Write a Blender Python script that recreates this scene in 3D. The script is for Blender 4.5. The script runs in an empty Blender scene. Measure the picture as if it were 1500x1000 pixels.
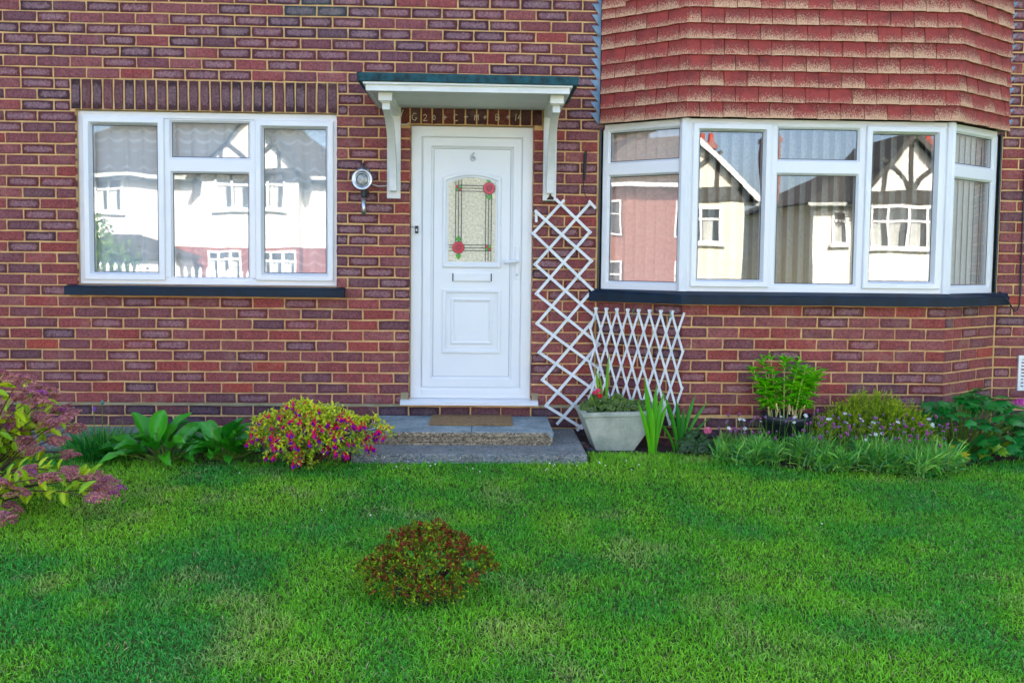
import bpy, math, random
import numpy as np
from mathutils import Matrix, Vector

# ------------------------------------------------------------------ camera, sky, sun, exposure
sc = bpy.context.scene
C = sc.collection
FOC, PITCH, YAW, ROLL, CY = 1300.0, -0.0571985, -0.0332562, 0.0116232, 457.0
CAM_Y, CAM_Z = -6.288, 1.2239


def cam_matrix():
    def M(x, y, z):
        c, s = math.cos(ROLL), math.sin(ROLL); x, z = c * x - s * z, s * x + c * z
        c, s = math.cos(PITCH), math.sin(PITCH); y, z = c * y - s * z, s * y + c * z
        c, s = math.cos(YAW), math.sin(YAW); x, y = c * x - s * y, s * x + c * y
        return Vector((x, y, z))
    r, u, b = M(1, 0, 0), M(0, 0, 1), -M(0, 1, 0)
    return Matrix(((r.x, u.x, b.x, 0.0), (r.y, u.y, b.y, CAM_Y), (r.z, u.z, b.z, CAM_Z), (0, 0, 0, 1)))


cd = bpy.data.cameras.new('camera')
cam = bpy.data.objects.new('camera', cd)
C.objects.link(cam)
cam.matrix_world = cam_matrix()
cd.sensor_width = 36.0
cd.lens = FOC / 1500.0 * 36.0
cd.shift_y = -(500.0 - CY) / 1500.0
cd.clip_end = 500.0
sc.camera = cam

SUN_EL, SUN_AZ = math.radians(39), math.radians(14)      # behind the house, a little to the right
world = bpy.data.worlds.new('World')
sc.world = world
world.use_nodes = True
wn = world.node_tree
sky = wn.nodes.new('ShaderNodeTexSky')
sky.sky_type = 'NISHITA'
sky.sun_disc = False
sky.sun_elevation = SUN_EL
sky.sun_rotation = SUN_AZ
sky.air_density = 0.75
sky.dust_density = 3.4
sky.ozone_density = 0.5
bgn = wn.nodes['Background']
wn.links.new(sky.outputs[0], bgn.inputs[0])
bgn.inputs[1].default_value = 0.15

sl = bpy.data.lights.new('sun', 'SUN')
sl.energy = 5.0
sl.angle = math.radians(0.53)
sl.color = (1.0, 0.95, 0.86)
sun = bpy.data.objects.new('sun', sl)
C.objects.link(sun)
to_sun = Vector((math.sin(SUN_AZ) * math.cos(SUN_EL), math.cos(SUN_AZ) * math.cos(SUN_EL), math.sin(SUN_EL)))
sun.rotation_euler = to_sun.to_track_quat('Z', 'Y').to_euler()
sun.location = (6, 20, 18)

sc.view_settings.view_transform = 'Standard'
sc.view_settings.look = 'None'
sc.view_settings.exposure = 2.38
sc.view_settings.gamma = 1.0
sc.view_settings.use_curve_mapping = False
sc.cycles.max_bounces = 8
sc.cycles.transparent_max_bounces = 16
sc.cycles.caustics_reflective = False
sc.cycles.caustics_refractive = False

rnd = random.Random(11)
RNG = np.random.default_rng(11)


def srgb(r, g, b):
    return tuple(((c / 255) / 12.92 if c / 255 <= 0.04045 else ((c / 255 + 0.055) / 1.055) ** 2.4) for c in (r, g, b))


# ------------------------------------------------------------------ mesh helpers
class MB:
    def __init__(s):
        s.v, s.f, s.c, s.uv = [], [], [], []

    def add(s, verts, faces, col=(1, 1, 1, 0), uv=None):
        o = len(s.v)
        s.v += [tuple(p) for p in verts]
        s.f += [tuple(i + o for i in f) for f in faces]
        s.c += [tuple(col) if len(col) == 4 else tuple(col) + (1.0,)] * len(verts)
        s.uv += list(uv) if uv is not None else [(0.0, 0.0)] * len(verts)

    def box(s, x0, x1, y0, y1, z0, z1, col=(1, 1, 1, 0)):
        s.add([(x0, y0, z0), (x1, y0, z0), (x1, y1, z0), (x0, y1, z0), (x0, y0, z1), (x1, y0, z1), (x1, y1, z1), (x0, y1, z1)],
              [(0, 3, 2, 1), (4, 5, 6, 7), (0, 1, 5, 4), (1, 2, 6, 5), (2, 3, 7, 6), (3, 0, 4, 7)], col)

    def bar(s, p, q, w, t, n=(0, -1, 0), col=(1, 1, 1, 0)):
        """flat bar from p to q, width w, thickness t along n"""
        p, q, n = Vector(p), Vector(q), Vector(n)
        d = (q - p).normalized()
        a = d.cross(n).normalized() * (w / 2)
        b = a.cross(d).normalized() * (t / 2)
        s.add([p - a - b, p + a - b, p + a + b, p - a + b, q - a - b, q + a - b, q + a + b, q - a + b],
              [(0, 3, 2, 1), (4, 5, 6, 7), (0, 1, 5, 4), (1, 2, 6, 5), (2, 3, 7, 6), (3, 0, 4, 7)], col)

    def ring(s, x0, x1, z0, z1, prof, col=(1, 1, 1, 0)):
        """mitred rectangular frame: prof = [(inset, y), ...]"""
        for (i0, y0), (i1, y1) in zip(prof[:-1], prof[1:]):
            A = [(x0 + i0, y0, z0 + i0), (x1 - i0, y0, z0 + i0), (x1 - i0, y0, z1 - i0), (x0 + i0, y0, z1 - i0)]
            B = [(x0 + i1, y1, z0 + i1), (x1 - i1, y1, z0 + i1), (x1 - i1, y1, z1 - i1), (x0 + i1, y1, z1 - i1)]
            s.add(A + B, [(k, (k + 1) % 4, 4 + (k + 1) % 4, 4 + k) for k in range(4)], col)

    def loops(s, loops, cap=False, col=(1, 1, 1, 0), closed=True):
        n = len(loops[0])
        v = [p for l in loops for p in l]
        f = []
        for k in range(len(loops) - 1):
            for i in range(n if closed else n - 1):
                j = (i + 1) % n
                f.append((k * n + i, k * n + j, (k + 1) * n + j, (k + 1) * n + i))
        if cap:
            f.append(tuple(range((len(loops) - 1) * n, len(loops) * n)))
            f.append(tuple(reversed(range(n))))
        s.add(v, f, col)

    def tube(s, pts, r, n=6, col=(1, 1, 1, 0)):
        pts = [Vector(p) for p in pts]
        R = r if isinstance(r, (list, tuple)) else [r] * len(pts)
        L = []
        a0 = None
        for i, p in enumerate(pts):
            d = (pts[min(i + 1, len(pts) - 1)] - pts[max(i - 1, 0)]).normalized()
            a = d.orthogonal().normalized() if a0 is None else (a0 - d * a0.dot(d)).normalized()
            a0 = a
            b = d.cross(a)
            L.append([p + (a * math.cos(2 * math.pi * k / n) + b * math.sin(2 * math.pi * k / n)) * R[i] for k in range(n)])
        s.loops(L, True, col)

    def lathe(s, c, axis, prof, n=24, col=(1, 1, 1, 0), cap=True):
        """prof = [(distance along axis, radius)]"""
        c, d = Vector(c), Vector(axis).normalized()
        a = d.orthogonal().normalized(); b = d.cross(a)
        s.loops([[c + d * t + (a * math.cos(2 * math.pi * k / n) + b * math.sin(2 * math.pi * k / n)) * max(r, 1e-4) for k in range(n)] for t, r in prof], cap, col)

    def mesh(s, name, smooth=False):
        me = bpy.data.meshes.new(name)
        me.from_pydata(s.v, [], s.f)
        ca = me.attributes.new('col', 'FLOAT_COLOR', 'POINT')
        ca.data.foreach_set('color', np.array(s.c, dtype=np.float32).ravel())
        ua = me.attributes.new('buv', 'FLOAT2', 'POINT')
        ua.data.foreach_set('vector', np.array(s.uv, dtype=np.float32).ravel())
        if smooth:
            me.polygons.foreach_set('use_smooth', [True] * len(me.polygons))
        me.validate()
        return me

    def build(s, name, mat, parent=None, smooth=False, bevel=0.0):
        return link(name, s.mesh(name, smooth), mat, parent, bevel=bevel)


def link(name, me, mat=None, parent=None, loc=None, rot=None, bevel=0.0):
    o = bpy.data.objects.new(name, me)
    C.objects.link(o)
    if mat is not None and me is not None and len(me.materials) == 0:
        me.materials.append(mat)
    if parent is not None:
        o.parent = parent
    base = world_loc(parent) if parent is not None else Vector((0, 0, 0))
    o.location = (Vector(loc) if loc is not None else Vector((0, 0, 0))) - base
    if rot is not None:
        o.rotation_euler = rot
    if bevel:
        m = o.modifiers.new('bevel', 'BEVEL')
        m.width = bevel; m.segments = 2; m.limit_method = 'ANGLE'; m.angle_limit = math.radians(40)
    return o


def world_loc(o):
    p = Vector((0, 0, 0))
    while o is not None:
        p = p + o.location
        o = o.parent
    return p


def np_mesh(name, V, F, col=None, smooth=False):
    """bulk mesh from arrays, F (n,k) with one k"""
    me = bpy.data.meshes.new(name)
    V = np.ascontiguousarray(V, dtype=np.float32); F = np.ascontiguousarray(F, dtype=np.int32)
    n, k = F.shape
    me.vertices.add(len(V)); me.vertices.foreach_set('co', V.ravel())
    me.loops.add(n * k); me.loops.foreach_set('vertex_index', F.ravel())
    me.polygons.add(n)
    me.polygons.foreach_set('loop_start', np.arange(0, n * k, k, dtype=np.int32))
    if col is not None:
        if col.shape[1] == 3:
            col = np.hstack([col, np.ones((len(col), 1))])
        a = me.attributes.new('col', 'FLOAT_COLOR', 'POINT')
        a.data.foreach_set('color', np.ascontiguousarray(col, dtype=np.float32).ravel())
    me.update(calc_edges=True)
    if smooth:
        me.polygons.foreach_set('use_smooth', np.ones(n, dtype=bool))
    return me


def thing(name, label, cat, loc=(0, 0, 0), group=None):
    o = bpy.data.objects.new(name, None)
    C.objects.link(o)
    o.location = loc
    o.empty_display_size = 0.1
    o['label'] = label; o['category'] = cat
    if group: o['group'] = group
    return o


def tag(o, label, cat, group=None):
    o['label'] = label; o['category'] = cat
    if group: o['group'] = group
    return o


def struct(o):
    o['kind'] = 'structure'
    return o


# ------------------------------------------------------------------ materials
def mat_new(name):
    m = bpy.data.materials.new(name)
    m.use_nodes = True
    nt = m.node_tree
    return m, nt, nt.nodes['Principled BSDF']


def N(nt, kind, **kw):
    n = nt.nodes.new('ShaderNode' + kind)
    for k, v in kw.items():
        if isinstance(k, str) and k.startswith('i_'):
            n.inputs[k[2:].replace('_', ' ')].default_value = v
        else:
            setattr(n, k, v)
    return n


def mth(nt, op, a, b=None, clamp=False):
    n = nt.nodes.new('ShaderNodeMath'); n.operation = op; n.use_clamp = clamp
    for i, x in enumerate((a, b)):
        if x is None: continue
        if isinstance(x, (int, float)): n.inputs[i].default_value = x
        else: nt.links.new(x, n.inputs[i])
    return n.outputs[0]


def mixc(nt, fac, a, b, blend='MIX'):
    n = nt.nodes.new('ShaderNodeMix'); n.data_type = 'RGBA'; n.blend_type = blend
    for sock, x in ((n.inputs[0], fac), (n.inputs[6], a), (n.inputs[7], b)):
        if isinstance(x, (int, float)): sock.default_value = x
        elif isinstance(x, tuple): sock.default_value = x if len(x) == 4 else x + (1,)
        else: nt.links.new(x, sock)
    return n.outputs[2]


def noise(nt, scale, detail=4, rough=0.6, vec=None, obj=False):
    n = nt.nodes.new('ShaderNodeTexNoise')
    n.inputs['Scale'].default_value = scale; n.inputs['Detail'].default_value = detail; n.inputs['Roughness'].default_value = rough
    if vec is None:
        vec = nt.nodes.new('ShaderNodeNewGeometry').outputs['Position']
    nt.links.new(vec, n.inputs['Vector'])
    return n.outputs['Fac']


def ramp(nt, x, p0, p1, c0=(0, 0, 0, 1), c1=(1, 1, 1, 1)):
    n = nt.nodes.new('ShaderNodeValToRGB')
    n.color_ramp.elements[0].position = p0; n.color_ramp.elements[1].position = p1
    n.color_ramp.elements[0].color = c0; n.color_ramp.elements[1].color = c1
    nt.links.new(x, n.inputs[0])
    return n.outputs[0]


def bump(nt, bs, h, strength=0.4, dist=0.004):
    b = nt.nodes.new('ShaderNodeBump')
    b.inputs['Strength'].default_value = strength; b.inputs['Distance'].default_value = dist
    nt.links.new(h, b.inputs['Height']); nt.links.new(b.outputs[0], bs.inputs['Normal'])


def simple(name, c0, c1=None, rough=0.5, scale=8, bmp=0.0, bscale=120, metal=0.0, spec=0.5):
    m, nt, bs = mat_new(name)
    c1 = c1 or tuple(x * 0.85 for x in c0)
    col = mixc(nt, ramp(nt, noise(nt, scale), 0.35, 0.65), c0, c1)
    nt.links.new(col, bs.inputs['Base Color'])
    bs.inputs['Roughness'].default_value = rough
    bs.inputs['Metallic'].default_value = metal
    bs.inputs['Specular IOR Level'].default_value = spec
    if bmp:
        bump(nt, bs, noise(nt, bscale), bmp, 0.003)
    return m


def brick_material():
    m, nt, bs = mat_new('brick_faced')
    at = N(nt, 'Attribute', attribute_name='col')
    uv = N(nt, 'Attribute', attribute_name='buv')
    sx = nt.nodes.new('ShaderNodeSeparateXYZ'); nt.links.new(uv.outputs['Vector'], sx.inputs[0])
    n1 = noise(nt, 42, 6, 0.68)
    n2 = noise(nt, 16, 3)
    n3 = noise(nt, 260, 2)
    au = mth(nt, 'POWER', mth(nt, 'ABSOLUTE', sx.outputs[0]), 7)
    av = mth(nt, 'POWER', mth(nt, 'ABSOLUTE', sx.outputs[1]), 2.6)
    d = mth(nt, 'ADD', mth(nt, 'ADD', au, av), mth(nt, 'MULTIPLY', mth(nt, 'SUBTRACT', n1, 0.5), 1.5))
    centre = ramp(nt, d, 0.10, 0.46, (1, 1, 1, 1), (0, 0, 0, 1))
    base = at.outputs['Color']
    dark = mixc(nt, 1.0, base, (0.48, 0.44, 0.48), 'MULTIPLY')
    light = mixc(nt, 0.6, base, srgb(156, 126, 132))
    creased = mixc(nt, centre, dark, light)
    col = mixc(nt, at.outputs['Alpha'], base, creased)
    col = mixc(nt, ramp(nt, n2, 0.35, 0.7), col, mixc(nt, 1.0, col, (0.76, 0.76, 0.82), 'MULTIPLY'))
    col = mixc(nt, ramp(nt, n1, 0.56, 0.75), col, mixc(nt, 0.4, col, srgb(150, 78, 66)))
    col = mixc(nt, ramp(nt, n3, 0.74, 0.80), col, mixc(nt, 0.5, col, srgb(200, 170, 140)))
    n4 = noise(nt, 60, 6, 0.75)
    col = mixc(nt, ramp(nt, n4, 0.38, 0.62), mixc(nt, 1.0, col, (0.60, 0.58, 0.58), 'MULTIPLY'), mixc(nt, 1.0, col, (1.34, 1.32, 1.28), 'MULTIPLY'))
    n5 = noise(nt, 7, 4)
    col = mixc(nt, ramp(nt, n5, 0.55, 0.75), col, mixc(nt, 0.22, col, srgb(186, 160, 140)))
    nt.links.new(col, bs.inputs['Base Color'])
    bs.inputs['Roughness'].default_value = 0.75
    bs.inputs['Specular IOR Level'].default_value = 0.35
    h = mth(nt, 'ADD', mth(nt, 'MULTIPLY', n1, 0.8), mth(nt, 'MULTIPLY', mth(nt, 'MULTIPLY', centre, at.outputs['Alpha']), -0.5))
    h = mth(nt, 'ADD', h, mth(nt, 'MULTIPLY', n3, 0.3))
    bump(nt, bs, h, 0.8, 0.009)
    return m


def tile_material():
    m, nt, bs = mat_new('clay_tile')
    at = N(nt, 'Attribute', attribute_name='col')
    uv = N(nt, 'Attribute', attribute_name='buv')
    oi = nt.nodes.new('ShaderNodeObjectInfo')
    sx = nt.nodes.new('ShaderNodeSeparateXYZ'); nt.links.new(uv.outputs['Vector'], sx.inputs[0])
    ge = nt.nodes.new('ShaderNodeNewGeometry')
    mp = nt.nodes.new('ShaderNodeMapping'); mp.inputs['Scale'].default_value = (1, 1, 0.6); mp.inputs['Rotation'].default_value = (0, 0.6, 0)
    nt.links.new(ge.outputs['Position'], mp.inputs[0])
    n1 = noise(nt, 150, 7, 0.78, mp.outputs[0])
    n2 = noise(nt, 11, 3)
    # weathered glaze: lower part of each tile worn to buff
    wear = mth(nt, 'ADD', mth(nt, 'MULTIPLY', sx.outputs[1], -1.1), mth(nt, 'ADD', mth(nt, 'MULTIPLY', mth(nt, 'SUBTRACT', n1, 0.5), 3.4), mth(nt, 'ADD', mth(nt, 'MULTIPLY', oi.outputs['Random'], 0.42), mth(nt, 'MULTIPLY', n2, 0.62))))
    wear = ramp(nt, wear, 0.04, 0.62)
    red = mixc(nt, oi.outputs['Random'], srgb(162, 66, 58), srgb(138, 54, 50))
    red = mixc(nt, ramp(nt, n2, 0.4, 0.7), red, srgb(120, 50, 48))
    col = mixc(nt, wear, red, mixc(nt, n2, srgb(222, 180, 146), srgb(200, 156, 116)))
    col = mixc(nt, ramp(nt, noise(nt, 30, 3), 0.64, 0.72), col, mixc(nt, 0.5, col, srgb(70, 50, 45)))
    nt.links.new(col, bs.inputs['Base Color'])
    bs.inputs['Roughness'].default_value = 0.8
    bs.inputs['Specular IOR Level'].default_value = 0.3
    bump(nt, bs, n1, 0.5, 0.004)
    return m


def glass_material(k=3.1, wob=0.0006, tint=0.985):
    m = bpy.data.materials.new('window_glass'); m.use_nodes = True
    nt = m.node_tree; nt.nodes.clear()
    out = nt.nodes.new('ShaderNodeOutputMaterial')
    tr = nt.nodes.new('ShaderNodeBsdfTransparent'); tr.inputs[0].default_value = (tint, tint, tint, 1)
    gl = nt.nodes.new('ShaderNodeBsdfGlossy'); gl.inputs['Roughness'].default_value = 0.0
    fr = nt.nodes.new('ShaderNodeFresnel')
    bk = nt.nodes.new('ShaderNodeNewGeometry').outputs['Backfacing']
    nt.links.new(mth(nt, 'SUBTRACT', 1.5, mth(nt, 'MULTIPLY', bk, 1.5 - 1 / 1.5)), fr.inputs[0])   # no total reflection on the way out of a thin pane
    f = mth(nt, 'SUBTRACT', 1.0, mth(nt, 'POWER', mth(nt, 'SUBTRACT', 1.0, fr.outputs[0]), k), True)   # each face stands for one pane of the double glazing
    oi = nt.nodes.new('ShaderNodeObjectInfo')
    ge = nt.nodes.new('ShaderNodeNewGeometry')
    ad = nt.nodes.new('ShaderNodeVectorMath'); ad.operation = 'ADD'
    cx = nt.nodes.new('ShaderNodeCombineXYZ')
    nt.links.new(mth(nt, 'MULTIPLY', oi.outputs['Random'], 50.0), cx.inputs[1])
    nt.links.new(ge.outputs['Position'], ad.inputs[0]); nt.links.new(cx.outputs[0], ad.inputs[1])
    nz = nt.nodes.new('ShaderNodeTexNoise'); nz.inputs['Scale'].default_value = 2.6; nz.inputs['Detail'].default_value = 1.0
    nt.links.new(ad.outputs[0], nz.inputs['Vector'])
    b = nt.nodes.new('ShaderNodeBump'); b.inputs['Strength'].default_value = 1.0; b.inputs['Distance'].default_value = wob
    nt.links.new(nz.outputs['Fac'], b.inputs['Height']); nt.links.new(b.outputs[0], gl.inputs['Normal'])
    mx = nt.nodes.new('ShaderNodeMixShader')
    nt.links.new(f, mx.inputs[0]); nt.links.new(tr.outputs[0], mx.inputs[1]); nt.links.new(gl.outputs[0], mx.inputs[2])
    nt.links.new(mx.outputs[0], out.inputs[0])
    return m


def leaf_material(name, c0=None, c1=None, rough=0.45, trans=0.25, spec=0.4, gain=1.0, obj=False):
    """c0/c1 with obj=True vary per object; without colours the mesh colour attribute is used"""
    m, nt, bs = mat_new(name)
    if c0 is None:
        col = N(nt, 'Attribute', attribute_name='col').outputs['Color']
    else:
        oi = nt.nodes.new('ShaderNodeObjectInfo')
        f = mth(nt, 'ADD', mth(nt, 'MULTIPLY', oi.outputs['Random'], 0.75), mth(nt, 'MULTIPLY', noise(nt, 14, 3), 0.4), True)
        col = mixc(nt, f, c0, c1)
        rib = N(nt, 'Attribute', attribute_name='col').outputs['Alpha']
        col = mixc(nt, mth(nt, 'MULTIPLY', rib, 0.55), col, mixc(nt, 1.0, col, (1.7, 1.45, 2.0), 'MULTIPLY'))
    nt.links.new(col, bs.inputs['Base Color'])
    bs.inputs['Roughness'].default_value = rough
    bs.inputs['Specular IOR Level'].default_value = spec
    tl = nt.nodes.new('ShaderNodeBsdfTranslucent'); nt.links.new(col, tl.inputs[0])
    mx = nt.nodes.new('ShaderNodeMixShader'); mx.inputs[0].default_value = trans
    out = nt.nodes['Material Output']
    nt.links.new(bs.outputs[0], mx.inputs[1]); nt.links.new(tl.outputs[0], mx.inputs[2])
    nt.links.new(mx.outputs[0], out.inputs[0])
    return m


M_BRICK = brick_material()
M_TILE = tile_material()
M_GLASS = glass_material()
M_MORTAR = simple('mortar', srgb(222, 180, 122), srgb(196, 154, 104), 0.9, 9, 0.6, 200, spec=0.2)
M_DPC = simple('grey_mortar', srgb(160, 150, 118), srgb(140, 128, 98), 0.9, 12, 0.5, 150, spec=0.2)
M_UPVC = simple('white_upvc', (0.80, 0.80, 0.79), (0.77, 0.775, 0.775), 0.28, 3, spec=0.5)
M_PAINTW = simple('white_paint', (0.78, 0.77, 0.73), (0.68, 0.68, 0.63), 0.5, 7, 0.1, 60)
M_SOFFIT = simple('soffit_paint', (0.74, 0.75, 0.70), (0.66, 0.68, 0.62), 0.55, 5, 0.1, 60)
M_GASKET = simple('black_rubber', (0.012, 0.012, 0.014), None, 0.5)
M_SILL = simple('dark_sill_paint', srgb(8, 36, 56), srgb(6, 24, 38), 0.5, 11, 0.25, 40, spec=0.25)
M_FELT = simple('teal_roof_felt', srgb(28, 88, 98), srgb(26, 50, 54), 0.85, 16, 0.8, 90)
M_LEAD = simple('blue_lead', srgb(136, 162, 180), srgb(104, 130, 152), 0.6, 12, 0.4, 60)
M_IRON = simple('dark_iron', srgb(60, 48, 42), srgb(36, 30, 30), 0.7, 30, 0.4, 100)
M_BLACK = simple('black_plastic', (0.014, 0.016, 0.02), None, 0.4)
M_CHROME = simple('worn_chrome', (0.55, 0.58, 0.60), (0.32, 0.35, 0.38), 0.32, 20, metal=1.0)
M_LENS = simple('frosted_lens', (0.45, 0.45, 0.38), (0.16, 0.17, 0.16), 0.12, 40, 0.4, 50, spec=0.8)
M_CABLEW = simple('white_cable', (0.7, 0.7, 0.66), None, 0.5)
M_CHALK = simple('chalk', (0.80, 0.76, 0.62), (0.55, 0.5, 0.38), 0.95, 160)
M_RED = simple('rose_red_glass', srgb(226, 62, 76), srgb(206, 48, 64), 0.2, 40, spec=0.5)
M_GREEN = simple('green_glass', srgb(92, 190, 30), srgb(70, 160, 30), 0.2, 40)
M_CAME = simple('lead_came', srgb(50, 62, 66), srgb(36, 44, 46), 0.5, 60)


def obscure_material():
    m, nt, bs = mat_new('obscure_cream_glass')
    v = nt.nodes.new('ShaderNodeTexVoronoi'); v.inputs['Scale'].default_value = 85
    g = nt.nodes.new('ShaderNodeNewGeometry'); nt.links.new(g.outputs['Position'], v.inputs['Vector'])
    n1 = noise(nt, 60, 4)
    col = mixc(nt, ramp(nt, n1, 0.35, 0.7), srgb(242, 232, 204), srgb(208, 192, 156))
    nt.links.new(col, bs.inputs['Base Color'])
    bs.inputs['Roughness'].default_value = 0.12
    bump(nt, bs, mth(nt, 'ADD', v.outputs['Distance'], n1), 0.8, 0.006)
    return m


M_OBSC = obscure_material()


def concrete(name, c0, c1, agg=0.0, rough=0.85, speck=1.0):
    m, nt, bs = mat_new(name)
    n1 = noise(nt, 7, 5); n2 = noise(nt, 130, 4, 0.7)
    col = mixc(nt, ramp(nt, n1, 0.35, 0.68), c0, c1)
    col = mixc(nt, mth(nt, 'MULTIPLY', ramp(nt, n2, 0.45, 0.62), 0.4 * speck), col, tuple(x * 0.4 for x in c0))
    n3 = noise(nt, 24, 5, 0.7)
    col = mixc(nt, mth(nt, 'MULTIPLY', ramp(nt, n3, 0.52, 0.7), 0.7 * speck), col, tuple(x * 0.5 for x in c1))
    col = mixc(nt, mth(nt, 'MULTIPLY', ramp(nt, noise(nt, 60, 4, 0.7), 0.6, 0.7), speck), col, tuple(min(.8, x * 1.7) for x in c0))
    if agg:
        v = nt.nodes.new('ShaderNodeTexVoronoi'); v.inputs['Scale'].default_value = 95
        g = nt.nodes.new('ShaderNodeNewGeometry'); nt.links.new(g.outputs['Position'], v.inputs['Vector'])
        hs = nt.nodes.new('ShaderNodeSeparateColor'); nt.links.new(v.outputs['Color'], hs.inputs[0])
        stone = mixc(nt, hs.outputs[0], srgb(206, 186, 154), srgb(84, 70, 58))
        col = mixc(nt, agg, col, stone)
        bump(nt, bs, v.outputs['Distance'], 0.9, 0.01)
    else:
        bump(nt, bs, mth(nt, 'ADD', n2, n1), 0.6, 0.006)
    nt.links.new(col, bs.inputs['Base Color'])
    bs.inputs['Roughness'].default_value = rough
    return m


M_PATH = concrete('blue_grey_path', srgb(126, 148, 158), srgb(80, 102, 114), 0.4)
M_SLAB = concrete('paving_slab', srgb(160, 172, 170), srgb(112, 130, 134))
M_AGG = concrete('exposed_aggregate', srgb(150, 136, 112), srgb(104, 92, 76), 0.7)
M_PLANTER = concrete('weathered_concrete', srgb(196, 196, 178), srgb(150, 156, 138), speck=0.35)
M_SOIL = concrete('soil', srgb(74, 52, 40), srgb(40, 30, 26))
M_MAT = simple('coir', srgb(156, 122, 76), srgb(118, 92, 60), 0.95, 30, 1.0, 300)
M_ASPH = simple('asphalt', (0.055, 0.055, 0.058), (0.04, 0.04, 0.042), 0.9, 3, 0.5, 80)
M_PAVE = simple('pavement_flags', (0.26, 0.25, 0.23), (0.2, 0.195, 0.185), 0.9, 2)
M_ROOM = simple('room_plaster', (0.38, 0.36, 0.32), None, 0.9)
M_CARPET = simple('room_floor', (0.12, 0.09, 0.07), None, 0.95)

# ------------------------------------------------------------------ ground
def gz(x, y):
    if y > -6.9: return -0.028
    t = min(1.0, (-6.9 - y) / 3.0)
    return -0.028 + t * (-1.25 - 0.045 * x)


xs = np.concatenate([np.linspace(-90, -8, 12), np.linspace(-6, 6, 25), np.linspace(8, 90, 12)])
ys = np.concatenate([np.linspace(-90, -24, 8), np.linspace(-22, -7, 16), np.linspace(-6.9, 0.3, 20), np.array([20., 60.])])
V = np.array([(x, y, gz(x, y)) for y in ys for x in xs])
nx = len(xs)
F = np.array([(j * nx + i, j * nx + i + 1, (j + 1) * nx + i + 1, (j + 1) * nx + i) for j in range(len(ys) - 1) for i in range(nx - 1)])


def lawn_soil():
    m, nt, bs = mat_new('lawn_thatch')
    n1 = noise(nt, 3, 4); n2 = noise(nt, 90, 4)
    col = mixc(nt, ramp(nt, n1, 0.35, 0.65), (0.035, 0.11, 0.014), (0.05, 0.10, 0.02))
    col = mixc(nt, ramp(nt, n2, 0.5, 0.7), col, (0.09, 0.085, 0.035))
    nt.links.new(col, bs.inputs['Base Color']); bs.inputs['Roughness'].default_value = 1.0
    bs.inputs['Specular IOR Level'].default_value = 0.1
    bump(nt, bs, n2, 1.0, 0.02)
    return m


M_LAWN = lawn_soil()
struct(link('lawn', np_mesh('lawn', V, F), M_LAWN))


def strip(name, y0, y1, dz, mat, x0=-80, x1=80):
    X = np.linspace(x0, x1, 41)
    VV = np.array([(x, y, gz(x, y) + dz) for y in (y0, y1) for x in X])
    FF = np.array([(i, i + 1, 41 + i + 1, 41 + i) for i in range(40)])
    return struct(link(name, np_mesh(name, VV, FF), mat))


strip('road', -17.2, -10.4, 0.03, M_ASPH)
strip('pavement', -19.4, -17.2, 0.13, M_PAVE)
strip('pavement', -10.4, -9.9, 0.13, M_PAVE)

# ------------------------------------------------------------------ the brick house
house = thing('brick_house', 'red brick house front with white windows, white front door and tile-hung bay', 'house', (0, 0, 0))
CH = 0.075
Z0 = 0.197                      # top of the damp course joint
WIN = (-2.827, -1.028, 1.030, 2.237)
DOOR = (-0.518, 0.352, 0.195, 2.172)
BAYX = (0.812, 3.700)
BF = (1.340, 3.140)
BD = -0.38                      # bay front plane
BX0, BX1, BZ1 = -4.35, 4.35, 3.55

wall_mb = MB()
Y0, Y1 = 0.005, 0.27
for b in ((BX0, WIN[0], -.3, BZ1), (WIN[0], WIN[1], -.3, WIN[2]), (WIN[0], WIN[1], WIN[3], BZ1), (WIN[1], DOOR[0], -.3, BZ1),
          (DOOR[0], DOOR[1], -.3, 0.2), (DOOR[0], DOOR[1], DOOR[3], BZ1), (DOOR[1], BAYX[0], -.3, BZ1), (BAYX[1], BX1, -.3, BZ1),
          (BAYX[0], BAYX[1], 2.45, BZ1)):
    wall_mb.box(b[0], b[1], Y0, Y1, b[2], b[3])
wall = wall_mb.build('wall', M_MORTAR, house)


def far_brick():
    m, nt, bs = mat_new('plain_brickwork')
    t = nt.nodes.new('ShaderNodeTexBrick')
    t.inputs['Scale'].default_value = 1.0; t.inputs['Brick Width'].default_value = 0.225; t.inputs['Row Height'].default_value = 0.075
    t.inputs['Mortar Size'].default_value = 0.005
    t.inputs['Color1'].default_value = srgb(125, 62, 64) + (1,); t.inputs['Color2'].default_value = srgb(96, 54, 64) + (1,)
    t.inputs['Mortar'].default_value = srgb(190, 150, 92) + (1,)
    g = nt.nodes.new('ShaderNodeNewGeometry'); mp = nt.nodes.new('ShaderNodeMapping')
    mp.inputs['Rotation'].default_value = (math.radians(-90), 0, 0)
    nt.links.new(g.outputs['Position'], mp.inputs[0]); nt.links.new(mp.outputs[0], t.inputs['Vector'])
    nt.links.new(t.outputs['Color'], bs.inputs['Base Color']); bs.inputs['Roughness'].default_value = 0.85
    return m


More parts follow.
